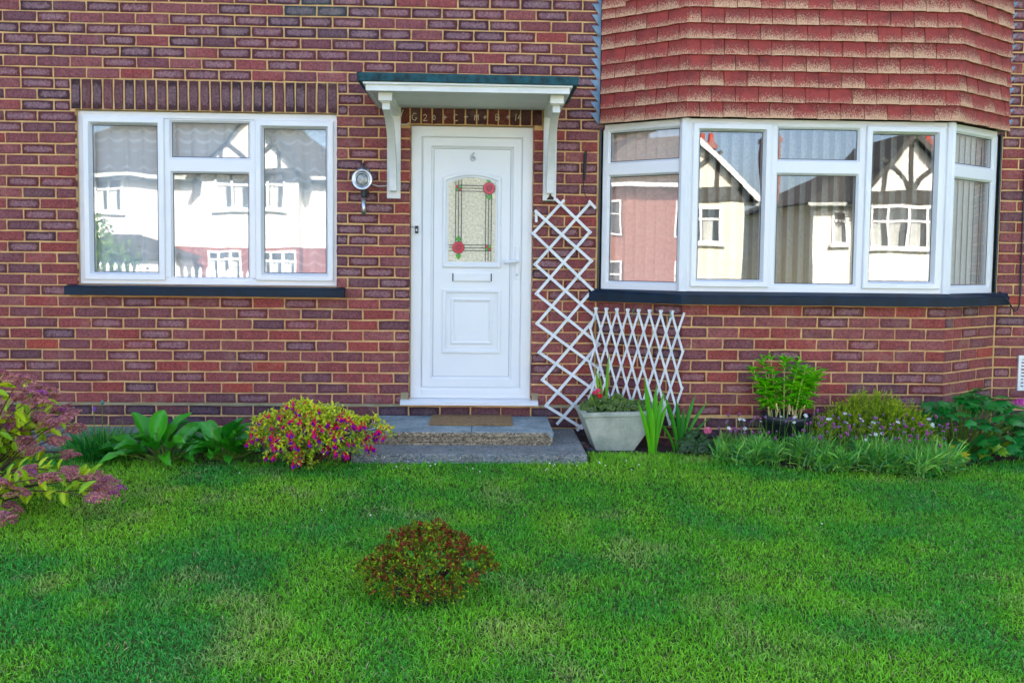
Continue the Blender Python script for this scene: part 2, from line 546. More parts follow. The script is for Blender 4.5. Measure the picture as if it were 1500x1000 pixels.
M_FARBRICK = far_brick()
w2 = MB()
w2.box(-9, BX0, Y0, Y1, -.3, 5.1); w2.box(BX0, BX1, Y0, Y1, BZ1, 5.1)
w2.box(-9, -8.75, Y1, 8, -.3, 5.1); w2.box(4.1, 4.35, Y1, 8, -.3, 5.1); w2.box(-9, 4.35, 8, 8.25, -.3, 5.1)
w2.build('upper_wall', M_FARBRICK, house)
M_ROOF = simple('roof_tiles', srgb(96, 58, 50), srgb(70, 48, 44), 0.85, 3, 0.4, 20)
rf = MB()
rf.add([(-9.3, -0.55, 4.95), (4.7, -0.55, 4.95), (4.7, 4.0, 8.4), (-9.3, 4.0, 8.4), (4.7, 8.6, 4.95), (-9.3, 8.6, 4.95)],
       [(0, 1, 2, 3), (3, 2, 4, 5), (0, 3, 5), (1, 4, 2), (0, 5, 4, 1)])
rf.build('roof', M_ROOF, house)
rm = MB()
rm.box(-8.7, 4.09, 3.6, 3.7, 0.0, 2.6); rm.box(-8.7, 4.09, 0.28, 3.6, 2.5, 2.6); rm.box(4.03, 4.09, 0.28, 3.6, 0, 2.5)
rm.box(-0.95, -0.85, 0.28, 3.6, 0, 2.5); rm.box(0.62, 0.72, 0.28, 3.6, 0, 2.5); rm.box(-5, -4.9, 0.28, 3.6, 0, 2.5)
rm.build('room_walls', M_ROOM, house)
fl = MB(); fl.box(-8.7, 4.09, 0.28, 3.6, 0.05, 0.2); fl.build('room_floor', M_CARPET, house)

# --- bricks
PAL = [(srgb(132, 70, 68), 0.35), (srgb(120, 64, 66), 0.5), (srgb(138, 66, 62), 0.2), (srgb(144, 64, 57), 0.1), (srgb(104, 60, 64), 0.7),
       (srgb(156, 68, 54), 0.0), (srgb(138, 76, 72), 0.2)]


def brick_colour(x, z, up=False):
    if up:
        c, k = rnd.choice([(srgb(88, 54, 52), 0.7), (srgb(98, 58, 56), 0.5), (srgb(78, 50, 50), 0.8), (srgb(106, 60, 56), 0.3)])
    elif z > 2.15:
        c, k = rnd.choices(PAL, (4, 4, 2.4, .6, 3, .15, 3))[0]
        k = 1.0 if rnd.random() < 0.58 else k * 0.4
    elif z > 1.0:
        c, k = rnd.choices(PAL, (4, 3, 3, 1.2, 1.6, .2, 3.5))[0]
        k = 1.0 if rnd.random() < 0.28 else k * 0.4
    elif z > 0.18:
        c, k = rnd.choices(PAL, (4, 3, 3.6, 1.6, 1.6, .4, 3.5))[0]
        k = 0.85 if rnd.random() < 0.25 else k * 0.4
    else:
        c, k = rnd.choice([(srgb(88, 54, 60), 0.2), (srgb(104, 58, 60), 0.1), (srgb(72, 50, 60), 0.3)])
    v = rnd.uniform(1.05, 1.35)
    c = [q * v for q in c]
    if x < -0.4 and z > 2.2:                    # cooler, greyer bricks over the left window
        c = [c[0] * 0.97, c[1] * 1.02, c[2] * 1.08]
    if -1.32 < x < -1.0 and z > 2.93:           # blue-green run-off stain under the first-floor sill
        c = [0.06, 0.085, 0.09]; k = 0.6
    elif -1.4 < x < -0.8 and z > 2.78:
        c = [c[0] * 0.8, c[1] * 1.1, c[2] * 1.15]
    return (c[0], c[1], c[2], k)


def brick_mesh_data(w, h, dep=0.03, jit=0.0023, wob=0.0):
    """local verts (s, y, z) round the brick's centre; front towards -y"""
    j = lambda: rnd.uniform(-jit, jit)
    hw, hh = w / 2, h / 2
    out = [(-hw, -hh), (0, -hh), (hw, -hh), (hw, 0), (hw, hh), (0, hh), (-hw, hh), (-hw, 0)]
    out = [(a + j(), b + j() * 0.9) for a, b in out]
    pr = rnd.uniform(-0.001, 0.0018)
    inn = [(a - math.copysign(min(0.0045, hw * .4), a) if abs(a) > 1e-3 else a, b - math.copysign(0.0045, b) if abs(b) > hh * .5 else b) for a, b in out]
    v = [(a, dep, b) for a, b in out] + [(a, 0.003 - pr, b) for a, b in out] + [(a, -pr + j() * 0.5, b) for a, b in inn]
    f = [(k, (k + 1) % 8, 8 + (k + 1) % 8, 8 + k) for k in range(8)] + [(8 + k, 8 + (k + 1) % 8, 16 + (k + 1) % 8, 16 + k) for k in range(8)] + [tuple(range(16, 24))]
    uv = [(p[0] / hw, p[2] / hh) for p in v]
    return v, f, uv


BR = []            # (centre, angle, w, h, colour, soldier?)
JT = 0.0105


def clip_row(x0, x1, z0, z1, holes):
    segs = [(x0, x1)]
    for hx0, hx1, hz0, hz1 in holes:
        if min(z1, hz1) - max(z0, hz0) < 0.025: continue
        n = []
        for a, b in segs:
            if b <= hx0 or a >= hx1: n.append((a, b)); continue
            if a < hx0: n.append((a, hx0))
            if b > hx1: n.append((hx1, b))
        segs = n
    return [s for s in segs if s[1] - s[0] > 0.028]


SOLD = (-2.855, -1.022, 2.237, 2.447)
SOLD2 = (-0.597, 0.408, 2.172, 2.385)
HOLES = [(WIN[0], WIN[1], WIN[2] - .06, WIN[3]), SOLD, DOOR, SOLD2, (BAYX[0] - 0.008, BAYX[1] + 0.008, -1, 2.16), (0.86, 3.64, 2.16, 9)]


def joints(par):
    J = []
    n = -7
    while True:
        k = n + par * 0.5
        x = -2.965 + 0.2246 * k if k <= 8 else -2.965 + 0.2246 * 8 + 0.2175 * (k - 8)
        J.append(x); n += 1
        if x > BX1: break
    return [x for x in J if x > BX0 - .2]


for k in range(-4, 45):
    z0 = Z0 + CH * k + (0 if k >= 0 else -0.012)
    z1 = z0 + CH
    if z1 > BZ1: break
    par = (k + 1) % 2 if k < 30 else k % 2
    J = joints(par)
    wv = [rnd.uniform(-.004, .004) for _ in J]
    ed = [BAYX[0] - .008, BAYX[1] + .008] if z0 < 2.1 else []
    if WIN[2] - .05 < z0 < WIN[3] - .03: ed += [WIN[0], WIN[1]]
    if DOOR[2] - .05 < z0 < DOOR[3] - .03: ed += [DOOR[0], DOOR[1]]
    if SOLD[2] - .04 < z0 < SOLD[3] - .03: ed += [SOLD[0], SOLD[1]]
    for i, q in enumerate(J):
        for x in ed:
            if abs(q - x) < .055: J[i] = x; wv[i] = 0.0
    for i in range(len(J) - 1):
        a, b = max(J[i] + wv[i], BX0), min(J[i + 1] + wv[i + 1], BX1)
        if b - a < .03: continue
        for s0, s1 in clip_row(a, b, z0, z1, HOLES):
            e0 = (0.0 if min(abs(s0 - q) for q in (WIN[1], DOOR[1])) < 1e-6 else JT / 2)
            e1 = (0.0 if min(abs(s1 - q) for q in (WIN[0], DOOR[0])) < 1e-6 else JT / 2)
            w = s1 - e1 - (s0 + e0)
            if w < .02: continue
            h = CH - JT + rnd.uniform(-.0012, .0012)
            cx, cz = (s0 + e0 + s1 - e1) / 2, (z0 + z1) / 2 + rnd.uniform(-.001, .001)
            BR.append(((cx, 0.0, cz), 0.0, w, h, brick_colour(cx, cz), 'brick'))
# soldier courses
n = 25
for i in range(n):
    p = (SOLD[1] - SOLD[0]) / n
    cx = SOLD[0] + p * (i + .5)
    BR.append(((cx, 0, (SOLD[2] + SOLD[3]) / 2 - .001), 0, p - 0.011 + rnd.uniform(-.0015, .001), SOLD[3] - SOLD[2] - .008, brick_colour(cx, 2.3, True), 'soldier_brick'))
n = 13
for i in range(n):
    p = (SOLD2[1] - SOLD2[0]) / n
    cx = SOLD2[0] + p * (i + .5)
    c = rnd.choice([srgb(98, 48, 40), srgb(84, 44, 42), srgb(110, 50, 38), srgb(76, 42, 44)])
    BR.append(((cx, 0, (SOLD2[2] + SOLD2[3]) / 2), 0, p - 0.010, SOLD2[3] - SOLD2[2] - .008, tuple(c) + (0.1,), 'soldier_brick'))

# bay lower wall: three facets
FAC = [((BAYX[0], 0.0), (BF[0], BD)), ((BF[0], BD), (BF[1], BD)), ((BF[1], BD), (BAYX[1], 0.0))]
bay_mb = MB()
for fi, (A, B) in enumerate(FAC):
    A, B = Vector((A[0], A[1], 0)), Vector((B[0], B[1], 0))
    t = (B - A).normalized(); nrm = Vector((t.y, -t.x, 0))     # outward
    L = (B - A).length
    ang = math.atan2(t.y, t.x)
    for k in range(-4, 11):
        z0 = Z0 + CH * k + (0 if k >= 0 else -0.012); z1 = z0 + CH
        if z1 > 0.965: z1 = 0.965
        if z1 - z0 < .02: continue
        pit = 0.2135 if fi == 1 else L / 3.0
        st = (0.174 if k % 2 else 0.067) if fi == 1 else (0.0 if k % 2 else pit * .5)
        e = [0.0] + [st + pit * i for i in range(0, 12) if 0.02 < st + pit * i < L - 0.03] + [L]
        for a, b in zip(e[:-1], e[1:]):
            if fi == 1 and abs((a + b) / 2 - 0.9) < 0.1 and k % 3 == 0: pass
            w = b - a - JT * (1 if 0 < a and b < L else .5)
            c = A + t * ((a + b) / 2 + (JT / 4 if a == 0 else 0) * -1 + (JT / 4 if b == L else 0))
            BR.append(((c.x, c.y, (z0 + z1) / 2), ang, w, z1 - z0 - JT + rnd.uniform(-.001, .001), brick_colour(c.x, (z0 + z1) / 2), 'brick'))
    a2, b2 = A - nrm * 0.005, B - nrm * 0.005
    a3, b3 = A - nrm * 0.2, B - nrm * 0.2
    bay_mb.add([(a2.x, a2.y, -.3), (b2.x, b2.y, -.3), (b2.x, b2.y, 1.0), (a2.x, a2.y, 1.0), (a3.x, a3.y, -.3), (b3.x, b3.y, -.3), (b3.x, b3.y, 1.0), (a3.x, a3.y, 1.0)],
               [(0, 1, 2, 3), (5, 4, 7, 6), (3, 2, 6, 7)])
bay_wall = bay_mb.build('bay_wall', M_MORTAR, house)


def in_view(c):
    return -3.4 < c[0] < 3.95 and 0.12 < c[2] < 3.05


campos = Vector((0, CAM_Y, CAM_Z))
order = sorted(range(len(BR)), key=lambda i: (0 if BR[i][5] == 'soldier_brick' else 1, 0 if in_view(BR[i][0]) and BR[i][2] > .15 else 1, (Vector(BR[i][0]) - campos).length))
n_sold = sum(1 for b in BR if b[5] == 'soldier_brick')
single = set(order[:n_sold + 296])
stuff = MB()
for i, (c, ang, w, h, col, nm) in enumerate(BR):
    v, f, uv = brick_mesh_data(w, h)
    if i in single:
        mb = MB(); mb.add(v, f, col, uv)
        par = bay_wall if c[1] < -1e-4 else wall
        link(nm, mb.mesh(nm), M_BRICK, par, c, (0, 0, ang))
    else:
        ca, sa = math.cos(ang), math.sin(ang)
        stuff.add([(c[0] + p[0] * ca - p[1] * sa, c[1] + p[0] * sa + p[1] * ca, c[2] + p[2]) for p in v], f, col, uv)
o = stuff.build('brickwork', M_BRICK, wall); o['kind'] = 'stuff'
# grey damp-course joint
dp = MB(); dp.box(BX0, DOOR[0] - 0.06, -0.004, 0.02, Z0 - 0.014, Z0 + 0.004); dp.box(DOOR[1] + 0.06, BAYX[0] - .02, -0.004, 0.02, Z0 - 0.014, Z0 + 0.004)
dp.build('damp_course', M_DPC, house)
mt = MB(); mt.box(-0.575, -0.523, -0.003, 0.02, 0.226, 0.285); mt.box(0.358, 0.40, -0.003, 0.02, 0.226, 0.285)
mt.build('mortar_patch', M_DPC, house)

# --- left window
def pane(mb_x0, x1, z0, z1, y, parent, mat=None):
    m = MB(); m.box(mb_x0 - .004, x1 + .004, y, y + 0.006, z0 - .004, z1 + .004)
    return m.build('pane', mat or M_GLASS, parent)


WY = 0.045
fr = MB()
x0, x1, z0, z1 = WIN[0] + .003, WIN[1] - .003, 1.034, 2.233
fr.ring(x0, x1, z0, z1, [(0, WY + .07), (0, WY), (0.042, WY), (0.052, WY + .012), (0.052, WY + .07)])
fr.box(-2.262, -2.206, WY, WY + .07, z0 + .05, z1 - .05)            # mullions
fr.box(-1.632, -1.572, WY + .0005, WY + .07, z0 + .05, z1 - .05)
fr.box(-2.207, -1.631, WY + .001, WY + .07, 1.838, 1.903)           # transom of the middle light
window = fr.build('window', M_UPVC, house)
SP = [(0, WY + .05), (0, WY - .014), (0.006, WY - .018), (0.038, WY - .018), (0.05, WY + .006), (0.056, WY + .02), (0.056, WY + .06)]
for nm, a, b, c, d in (('casement', -2.790, -2.232, 1.060, 2.194), ('casement', -1.602, -1.056, 1.066, 2.188)):
    m = MB(); m.ring(a, b, c, d, SP); m.build('casement', M_UPVC, window)
BP = [(0, WY + .001), (0.002, WY + .0008), (0.022, WY + .016), (0.022, WY + .06)]
m = MB(); m.ring(-2.207, -1.631, 1.058, 1.838, [(0, WY + .0012), (.012, WY + .0012), (0.026, WY + .02), (0.026, WY + .06)]); m.build('glazing_bead', M_UPVC, window)
m = MB(); m.ring(-2.207, -1.631, 1.903, 2.186, [(0, WY + .0012), (.006, WY + .0012), (0.022, WY + .02), (0.022, WY + .06)]); m.build('glazing_bead', M_UPVC, window)
LP = [(-2.734, -2.288, 1.116, 2.138), (-2.181, -1.657, 1.084, 1.812), (-2.185, -1.653, 1.925, 2.164), (-1.546, -1.112, 1.122, 2.132)]
for a, b, c, d in LP:
    pane(a, b, c, d, WY + .022, window)
    g = MB(); g.ring(a - .001, b + .001, c - .001, d + .001, [(0, WY + .019), (.0045, WY + .0205)]); g.build('gasket', M_GASKET, window)
s = MB()
s.loops([[(x, WY + .06, 1.034), (x, WY + .02, 1.035), (x, -0.058, 1.018), (x, -0.066, 1.010), (x, -0.066, 0.958), (x, 0.02, 0.952)] for x in (-2.888, -2.4, -1.9, -1.4, -0.968)], False, closed=False)
for x in (-2.888, -0.968):
    s.add([(x, WY + .06, 1.034), (x, WY + .02, 1.035), (x, -0.058, 1.018), (x, -0.066, 1.010), (x, -0.066, 0.958), (x, 0.02, 0.952)], [(0, 1, 2, 3, 4, 5)])
s.build('sill', M_SILL, window)

# --- bay window frames on the three facets
def on_facet(A, B, off=0.0):
    A, B = Vector((A[0], A[1], 0)), Vector((B[0], B[1], 0))
    t = (B - A).normalized(); nrm = Vector((t.y, -t.x, 0))
    return A, t, nrm, (B - A).length


def place(mb, A, t, nrm):
    """local (s, depth into the house, z) -> world"""
    mb.v = [tuple(A + t * p[0] - nrm * p[1] + Vector((0, 0, p[2]))) for p in mb.v]
    return mb


BZ0, BZT = 1.036, 2.186
bay_post = MB()
bay_window = None
lay = []
# per facet: outer frame width, list of mullions, casements, beads, panes (in facet coordinates)
for fi, (A, B) in enumerate(FAC):
    A, t, nrm, L = on_facet(A, B)
    fm, panes, cas, beads = MB(), [], [], []
    y = 0.02
    if fi == 1:
        s0, s1 = 0.012, L - 0.012
    elif fi == 0:
        s0, s1 = 0.02, L - 0.012
    else:
        s0, s1 = 0.012, L - 0.02
    fm.ring(s0, s1, BZ0, BZT, [(0, y + .07), (0, y), (0.038, y), (0.048, y + .012), (0.048, y + .07)])
    if fi == 1:
        ml = (0.585, 1.215)
        for q in ml:
            fm.box(q - .028, q + .028, y + .0006, y + .07, BZ0 + .04, BZT - .04)
        fm.box(ml[0] + .028, ml[1] - .028, y + .001, y + .07, 1.842, 1.908)
        cas = [(0.05, ml[0] - .006, BZ0 + .03, BZT - .03), (ml[1] + .006, L - 0.05, BZ0 + .03, BZT - .03)]
        beads = [(ml[0] + .026, ml[1] - .026, BZ0 + .036, 1.844), (ml[0] + .026, ml[1] - .026, 1.906, BZT - .036)]
    else:
        fm.box(s0 + .03, s1 - .03, y + .001, y + .07, 1.842, 1.908)
        beads = [(s0 + .03, s1 - .03, BZ0 + .036, 1.844), (s0 + .03, s1 - .03, 1.906, BZT - .036)]
    place(fm, A, t, nrm)
    if bay_window is None:
        bay_window = fm.build('bay_window', M_UPVC, house)
    else:
        fm.build('window_frame', M_UPVC, bay_window)
    for a, b, c, d in cas:
        m = MB(); m.ring(a, b, c, d, [(0, y + .05), (0, y - .014), (0.006, y - .018), (0.036, y - .018), (0.047, y + .006), (0.052, y + .02), (0.052, y + .06)])
        place(m, A, t, nrm).build('casement', M_UPVC, bay_window)
        panes.append((a + .052, b - .052, c + .052, d - .052))
    for a, b, c, d in beads:
        m = MB(); m.ring(a, b, c, d, [(0, y + .0012), (.008, y + .0012), (0.022, y + .02), (0.022, y + .06)])
        place(m, A, t, nrm).build('glazing_bead', M_UPVC, bay_window)
        panes.append((a + .022, b - .022, c + .022, d - .022))
    for a, b, c, d in panes:
        g = MB(); g.ring(a - .001, b + .001, c - .001, d + .001, [(0, y + .019), (.0045, y + .0205)])
        place(g, A, t, nrm).build('gasket', M_GASKET, bay_window)
        m = MB(); m.box(a - .004, b + .004, y + .022, y + .028, c - .004, d + .004)
        place(m, A, t, nrm).build('pane', M_GLASS, bay_window)
# corner posts
for (x, y, sx) in ((BF[0], BD, -1), (BF[1], BD, 1)):
    m = MB()
    m.lathe((x, y + 0.032, BZ0), (0, 0, 1), [(0, .036), (BZT - BZ0, .036)], 8)
    m.build('corner_post', M_UPVC, bay_window)
# bay sill follows the three facets
s = MB()
def bay_line(off, x_ext=0.0):
    """polyline parallel to the bay, 'off' metres outside it"""
    pts = []
    P = [Vector((BAYX[0], 0, 0)), Vector((BF[0], BD, 0)), Vector((BF[1], BD, 0)), Vector((BAYX[1], 0, 0))]
    ns = []
    for i in range(3):
        t = (P[i + 1] - P[i]).normalized(); ns.append(Vector((t.y, -t.x, 0)))
    def isect(p, d, q, e):
        den = d.x * e.y - d.y * e.x
        k = ((q.x - p.x) * e.y - (q.y - p.y) * e.x) / den
        return p + d * k
    L = [(P[i] + ns[i] * off, (P[i + 1] - P[i]).normalized()) for i in range(3)]
    wl = (Vector((0, 0, 0)), Vector((1, 0, 0)))
    return [isect(*L[0], *wl), isect(*L[0], *L[1]), isect(*L[1], *L[2]), isect(*L[2], *wl)]


prof = [(-0.10, 1.037), (-0.02, 1.037), (0.062, 1.014), (0.072, 1.006), (0.072, 0.952), (0.0, 0.948)]
LPS = []
for off, z in prof:
    q = bay_line(off)
    for a_, b_, xc in ((0, 1, .752), (-1, -2, 3.788)):
        if (xc - q[a_].x) * (q[b_].x - xc) > 0:
            q[a_] = q[a_].lerp(q[b_], (xc - q[a_].x) / (q[b_].x - q[a_].x))
        else:
            q[a_].x = xc
    LPS.append([(p.x, min(p.y, 0.0), z) for p in q])
s.loops(LPS, False, closed=False)
s.add([l[0] for l in LPS], [tuple(range(6))]); s.add([l[-1] for l in LPS], [tuple(range(6))])
s.build('sill', M_SILL, bay_window)

# --- tile hanging over the bay
M_UNDER = simple('tile_backing', srgb(60, 34, 32), None, 0.9)
core = MB()
q0 = [(p.x, p.y) for p in bay_line(0.012)]
core.loops([[(x, y, z) for x, y in q0] for z in (2.190, 4.9)], False, closed=False)
core.add([(x, y, 2.196) for x, y in q0], [(0, 1, 2, 3)])
tile_hanging = core.build('tile_hanging', M_UNDER, house)
GAUGE = 0.1015


def tile_mesh(w, slip=0.0):
    """plain clay tile hung on a vertical face: local s along, y out is negative, z up from its bottom edge"""
    h, th = 0.175, 0.013
    m = MB()
    nx_ = 4
    front, back = [], []
    lift = rnd.uniform(0, .003)
    tw = rnd.uniform(-.0025, .0025)
    for zi, zz in enumerate((0.0, 0.055, h)):
        for i in range(nx_ + 1):
            u = i / nx_ * 2 - 1
            camber = 0.0045 * (1 - u * u)
            yy = -0.030 - camber * (1 - zz / h) - lift * (1 - zz / h) - tw * u + zz * 0.14
            zb = zz + (rnd.uniform(-.0014, .0014) if zi == 0 else 0)
            front.append((u * w / 2, yy, zb)); back.append((u * w / 2, yy + th, zb + (.0005 if zi == 0 else 0)))
    k = nx_ + 1
    n_ = len(front)
    v = front + back
    f = []
    for r in range(2):
        for i in range(nx_):
            f.append((r * k + i, r * k + i + 1, (r + 1) * k + i + 1, (r + 1) * k + i))
    for i in range(nx_):
        f.append((n_ + i, n_ + i + 1, i + 1, i))
    for a in (0, nx_):
        for r in range(2):
            q = (r * k + a, (r + 1) * k + a, n_ + (r + 1) * k + a, n_ + r * k + a)
            f.append(q)
    uv = [((p[0] / w + .5), min(p[2] / 0.105, 1.2)) for p in front] + [(p[0] / w + .5, 0.0) for p in back]
    m.add(v, f, (1, 1, 1, 0), uv)
    return m.mesh('tile')


TQ = bay_line(0.018)
for fi in range(3):
    A, B = TQ[fi], TQ[fi + 1]
    t = (B - A).normalized(); nrm = Vector((t.y, -t.x, 0)); L = (B - A).length
    ang = math.atan2(t.y, t.x)
    e0 = 0.016 if fi != 0 else -0.05
    e1 = 0.016 if fi != 2 else -0.015
    pit = 0.157
    for r in range(0, 13):
        zb = 2.186 + GAUGE * r
        st = (0 if r % 2 else pit * .5)
        edges = [-e0]
        x = st
        while x < L + e1 - 0.06:
            if x > -e0 + 0.06: edges.append(x + rnd.uniform(-.003, .003))
            x += pit
        edges.append(L + e1)
        for a, b in zip(edges[:-1], edges[1:]):
            c = A + t * ((a + b) / 2)
            sl_ = rnd.uniform(-.002, .002)
            rot = rnd.uniform(-.004, .004)
            if fi == 0 and r == 8 and a == edges[0]: sl_, rot = -0.03, 0.02       # the slipped tile
            link('tile', tile_mesh(b - a - 0.0045), M_TILE, tile_hanging, (c.x, c.y, zb + sl_), (0, rot, ang))
# stepped lead flashing, saw-toothed into the brick courses
for sx, xw in ((-1, 0.868), (1, 3.640)):
    m = MB()
    m.box(min(xw, xw - sx * -0.0), max(xw, xw) + 0.001, -0.014, 0.004, 2.16, 3.5)
    xa = (0.775 if sx < 0 else 3.738)
    xb = (0.84 if sx < 0 else 3.672)
    lo, hi = (min(xa, xb), max(xa, xb))
    xe = 0.800 if sx < 0 else 3.712
    m.box(min(xe, xw), max(xe, xw), -0.012, -0.006, 2.19, 3.52)
    k = 0
    while 2.20 + CH * k < 3.5:
        zb = 2.200 + CH * k
        tip = 0.742 if sx < 0 else 3.770
        tri = [(xe, zb - .012), (xe, zb + CH * .93), (tip, zb + CH * .93)]
        m.loops([[(x, yy, z) for x, z in (tri if sx > 0 else tri[::-1])] for yy in (-0.006, -0.0115)], True)
        k += 1
    m.build('stepped_flashing', M_LEAD, tile_hanging)
# dark seal under the flashing and beside the bay frames
for xx in (BAYX[0] + .002, BAYX[1] - .012):
    m = MB(); m.box(xx, xx + .01, -0.012, 0.02, 1.03, 2.17); m.build('frame_seal', M_CAME, bay_window)

# --- front door
DY = 0.05
d = MB()
d.ring(-0.514, 0.349, 0.238, 2.168, [(0, DY + .07), (0, DY), (0.006, DY - .004), (0.07, DY - .004), (0.082, DY + .012), (0.082, DY + .07)])
front_door = d.build('front_door', M_UPVC, house)
leaf = MB()
leaf.ring(-0.430, 0.268, 0.318, 2.088, [(0, DY + .05), (0, DY + .004), (0.004, DY), (0.056, DY), (0.066, DY + .012), (0.074, DY + .016), (0.076, DY + .019)])
leaf.box(-0.357, 0.195, DY + .018, DY + .055, 0.390, 2.016)
leaf.build('door_leaf', M_UPVC, front_door)
m = MB(); m.ring(-0.3545, 0.1925, 0.3925, 2.0135, [(0, DY + .0172), (0.0022, DY + .0172)]); m.build('gasket', M_CAME, front_door)
m = MB(); m.box(-0.432, 0.270, DY - .012, DY + .03, 0.268, 0.300); m.build('weather_bar', M_UPVC, front_door, bevel=.004)
m = MB()
m.loops([[(x, DY + .05, 0.238), (x, -0.04, 0.234), (x, -0.062, 0.226), (x, -0.062, 0.204), (x, -0.03, 0.200), (x, 0.05, 0.200)] for x in (-0.575, 0.400)], True)
m.build('sill', M_UPVC, front_door)


def arch(x0, x1, z0, zc, rise, ins, y, n=12):
    x0, x1, z0, zc = x0 + ins, x1 - ins, z0 + ins, zc - ins
    c, hw = (x0 + x1) / 2, (x1 - x0) / 2
    pts = [(x0, y, z0), (x1, y, z0)]
    for i in range(n + 1):
        u = 1 - 2 * i / n
        pts.append((c + hw * u, y, zc + rise * (1 - u * u)))
    return pts


DP = DY + .018
m = MB()
GX0, GX1, GZ0, GZ1 = -0.292, 0.128, 1.172, 1.815
m.loops([arch(GX0, GX1, GZ0, GZ1, 0.04, i_, DP + yy) for i_, yy in ((0, .001), (0, -.008), (.010, -.016), (.024, -.016), (.032, -.006), (.038, -.006), (.046, .004))])
m.build('glazing_frame', M_UPVC, front_door)
m = MB()
m.add(arch(GX0, GX1, GZ0, GZ1, 0.04, .044, DP - .001), [tuple(range(15))])
m.build('stained_glass', M_OBSC, front_door)
GI = (GX0 + .046, GX1 - .046, GZ0 + .046, GZ1 - .046)
came = MB()
gy = DP - .003


def zt(x):
    c, hw = (GI[0] + GI[1]) / 2, (GI[1] - GI[0]) / 2
    u = (x - c) / hw
    return GI[3] + 0.04 * (1 - u * u) - .002


VX = [(-0.193, GI[2]), (-0.174, GI[2]), (-0.153, GI[2])]
lx = (-0.198, -0.178, -0.157)
rx = (0.016, 0.036, 0.056)
hz1 = (1.757, 1.737, 1.716)
hz2 = (1.336, 1.316, 1.295)
for x in lx:
    came.bar((x, gy, 1.33), (x, gy, zt(x)), .0046, .004)
for x in rx:
    came.bar((x, gy, GI[2] + .002), (x, gy, 1.72), .0046, .004)
for z in hz1:
    came.bar((lx[0], gy - .0005, z), (GI[1] - .002, gy - .0005, z), .0046, .004)
for z in hz2:
    came.bar((GI[0] + .002, gy - .0005, z), (rx[2], gy - .0005, z), .0046, .004)
came.build('lead_line', M_CAME, front_door)
for (xs_, zs_) in ((lx, hz1), (rx, hz2)):
    for i in range(2):
        for j in range(2):
            m = MB(); m.box(xs_[i] + .002, xs_[i + 1] - .002, gy - .002, gy, zs_[j + 1] + .002, zs_[j] - .002)
            m.build('glass_square', M_RED if (i + j) % 2 == 0 else M_GREEN, front_door)
for (rx_, rz_) in ((0.038, 1.738), (-0.176, 1.316)):
    m = MB(); m.lathe((rx_, gy, rz_), (0, -1, 0), [(0, .0435), (.0035, .0435), (.004, .0415)], 24); ro = m.build('rose', M_CAME, front_door)
    m = MB(); m.lathe((rx_, gy - .0035, rz_), (0, -1, 0), [(0, .0405), (.002, .040)], 24); m.build('rose_petal', M_RED, front_door)
    m = MB()
    for k in range(3):
        a0 = k * 2.09 + .4
        pts = [(rx_ + .024 * math.cos(a0 + q * .42) * (1 - .05 * q), gy - .0062, rz_ + .024 * math.sin(a0 + q * .42) * (1 - .05 * q)) for q in range(6)]
        m.tube(pts, .0026, 4)
    m.tube([(rx_ + .011 * math.cos(q * .8), gy - .0062, rz_ + .011 * math.sin(q * .8)) for q in range(8)], .0024, 4)
    m.build('petal_line', M_CAME, front_door)
    for sgn in (1, -1):
        P = [(0, .038), (.019, .054), (.015, .068), (0, .086), (-.015, .068), (-.019, .054)]
        for nm, sc_, yy, mt_ in (('leaf_edge', 1.0, gy - .001, M_CAME), ('glass_leaf', .86, gy - .0022, M_GREEN)):
            m = MB(); m.add([(rx_ + a * sc_, yy, rz_ + sgn * (.062 + (b - .062) * sc_)) for a, b in P], [tuple(range(6))]); m.build(nm, mt_, front_door)
        m = MB(); m.bar((rx_, gy - .003, rz_ + sgn * .045), (rx_, gy - .003, rz_ + sgn * .08), .002, .001); m.build('leaf_vein', M_CAME, front_door)
# letter plate, lower panel, number, handle, bell
m = MB(); m.box(-0.218, 0.064, DP - .010, DP + .002, 1.074, 1.138); m.build('letter_plate', M_UPVC, front_door, bevel=.003)
m = MB(); m.box(-0.208, 0.054, DP - .017, DP - .009, 1.080, 1.132); m.build('letter_flap', M_UPVC, front_door, bevel=.003)
for x in (-0.214, 0.060):
    m = MB(); m.box(x - .004, x + .004, DP - .0115, DP - .009, 1.078, 1.134); m.build('letter_plate_shadow_gap', M_GASKET, front_door)
m = MB()
m.ring(-0.290, 0.132, 0.560, 1.022, [(0, DP + .001), (0, DP - .008), (.006, DP - .014), (.020, DP - .014), (.030, DP - .004), (.036, DP - .004)])
m.ring(-0.226, 0.068, 0.628, 0.954, [(-.004, DP + .001), (-.004, DP - .003), (.004, DP - .010), (.012, DP - .010), (.024, DP - .002)])
m.build('lower_panel', M_UPVC, front_door)


def text_mesh(s, size, ext):
    cu = bpy.data.curves.new('txt', 'FONT')
    cu.body = s; cu.size = size; cu.extrude = ext; cu.align_x = 'CENTER'; cu.bevel_depth = 0.0012
    ob = bpy.data.objects.new('txt', cu); C.objects.link(ob)
    bpy.context.view_layer.update()
    me = bpy.data.meshes.new_from_object(ob)
    bpy.data.objects.remove(ob)
    me.materials.clear()
    return me


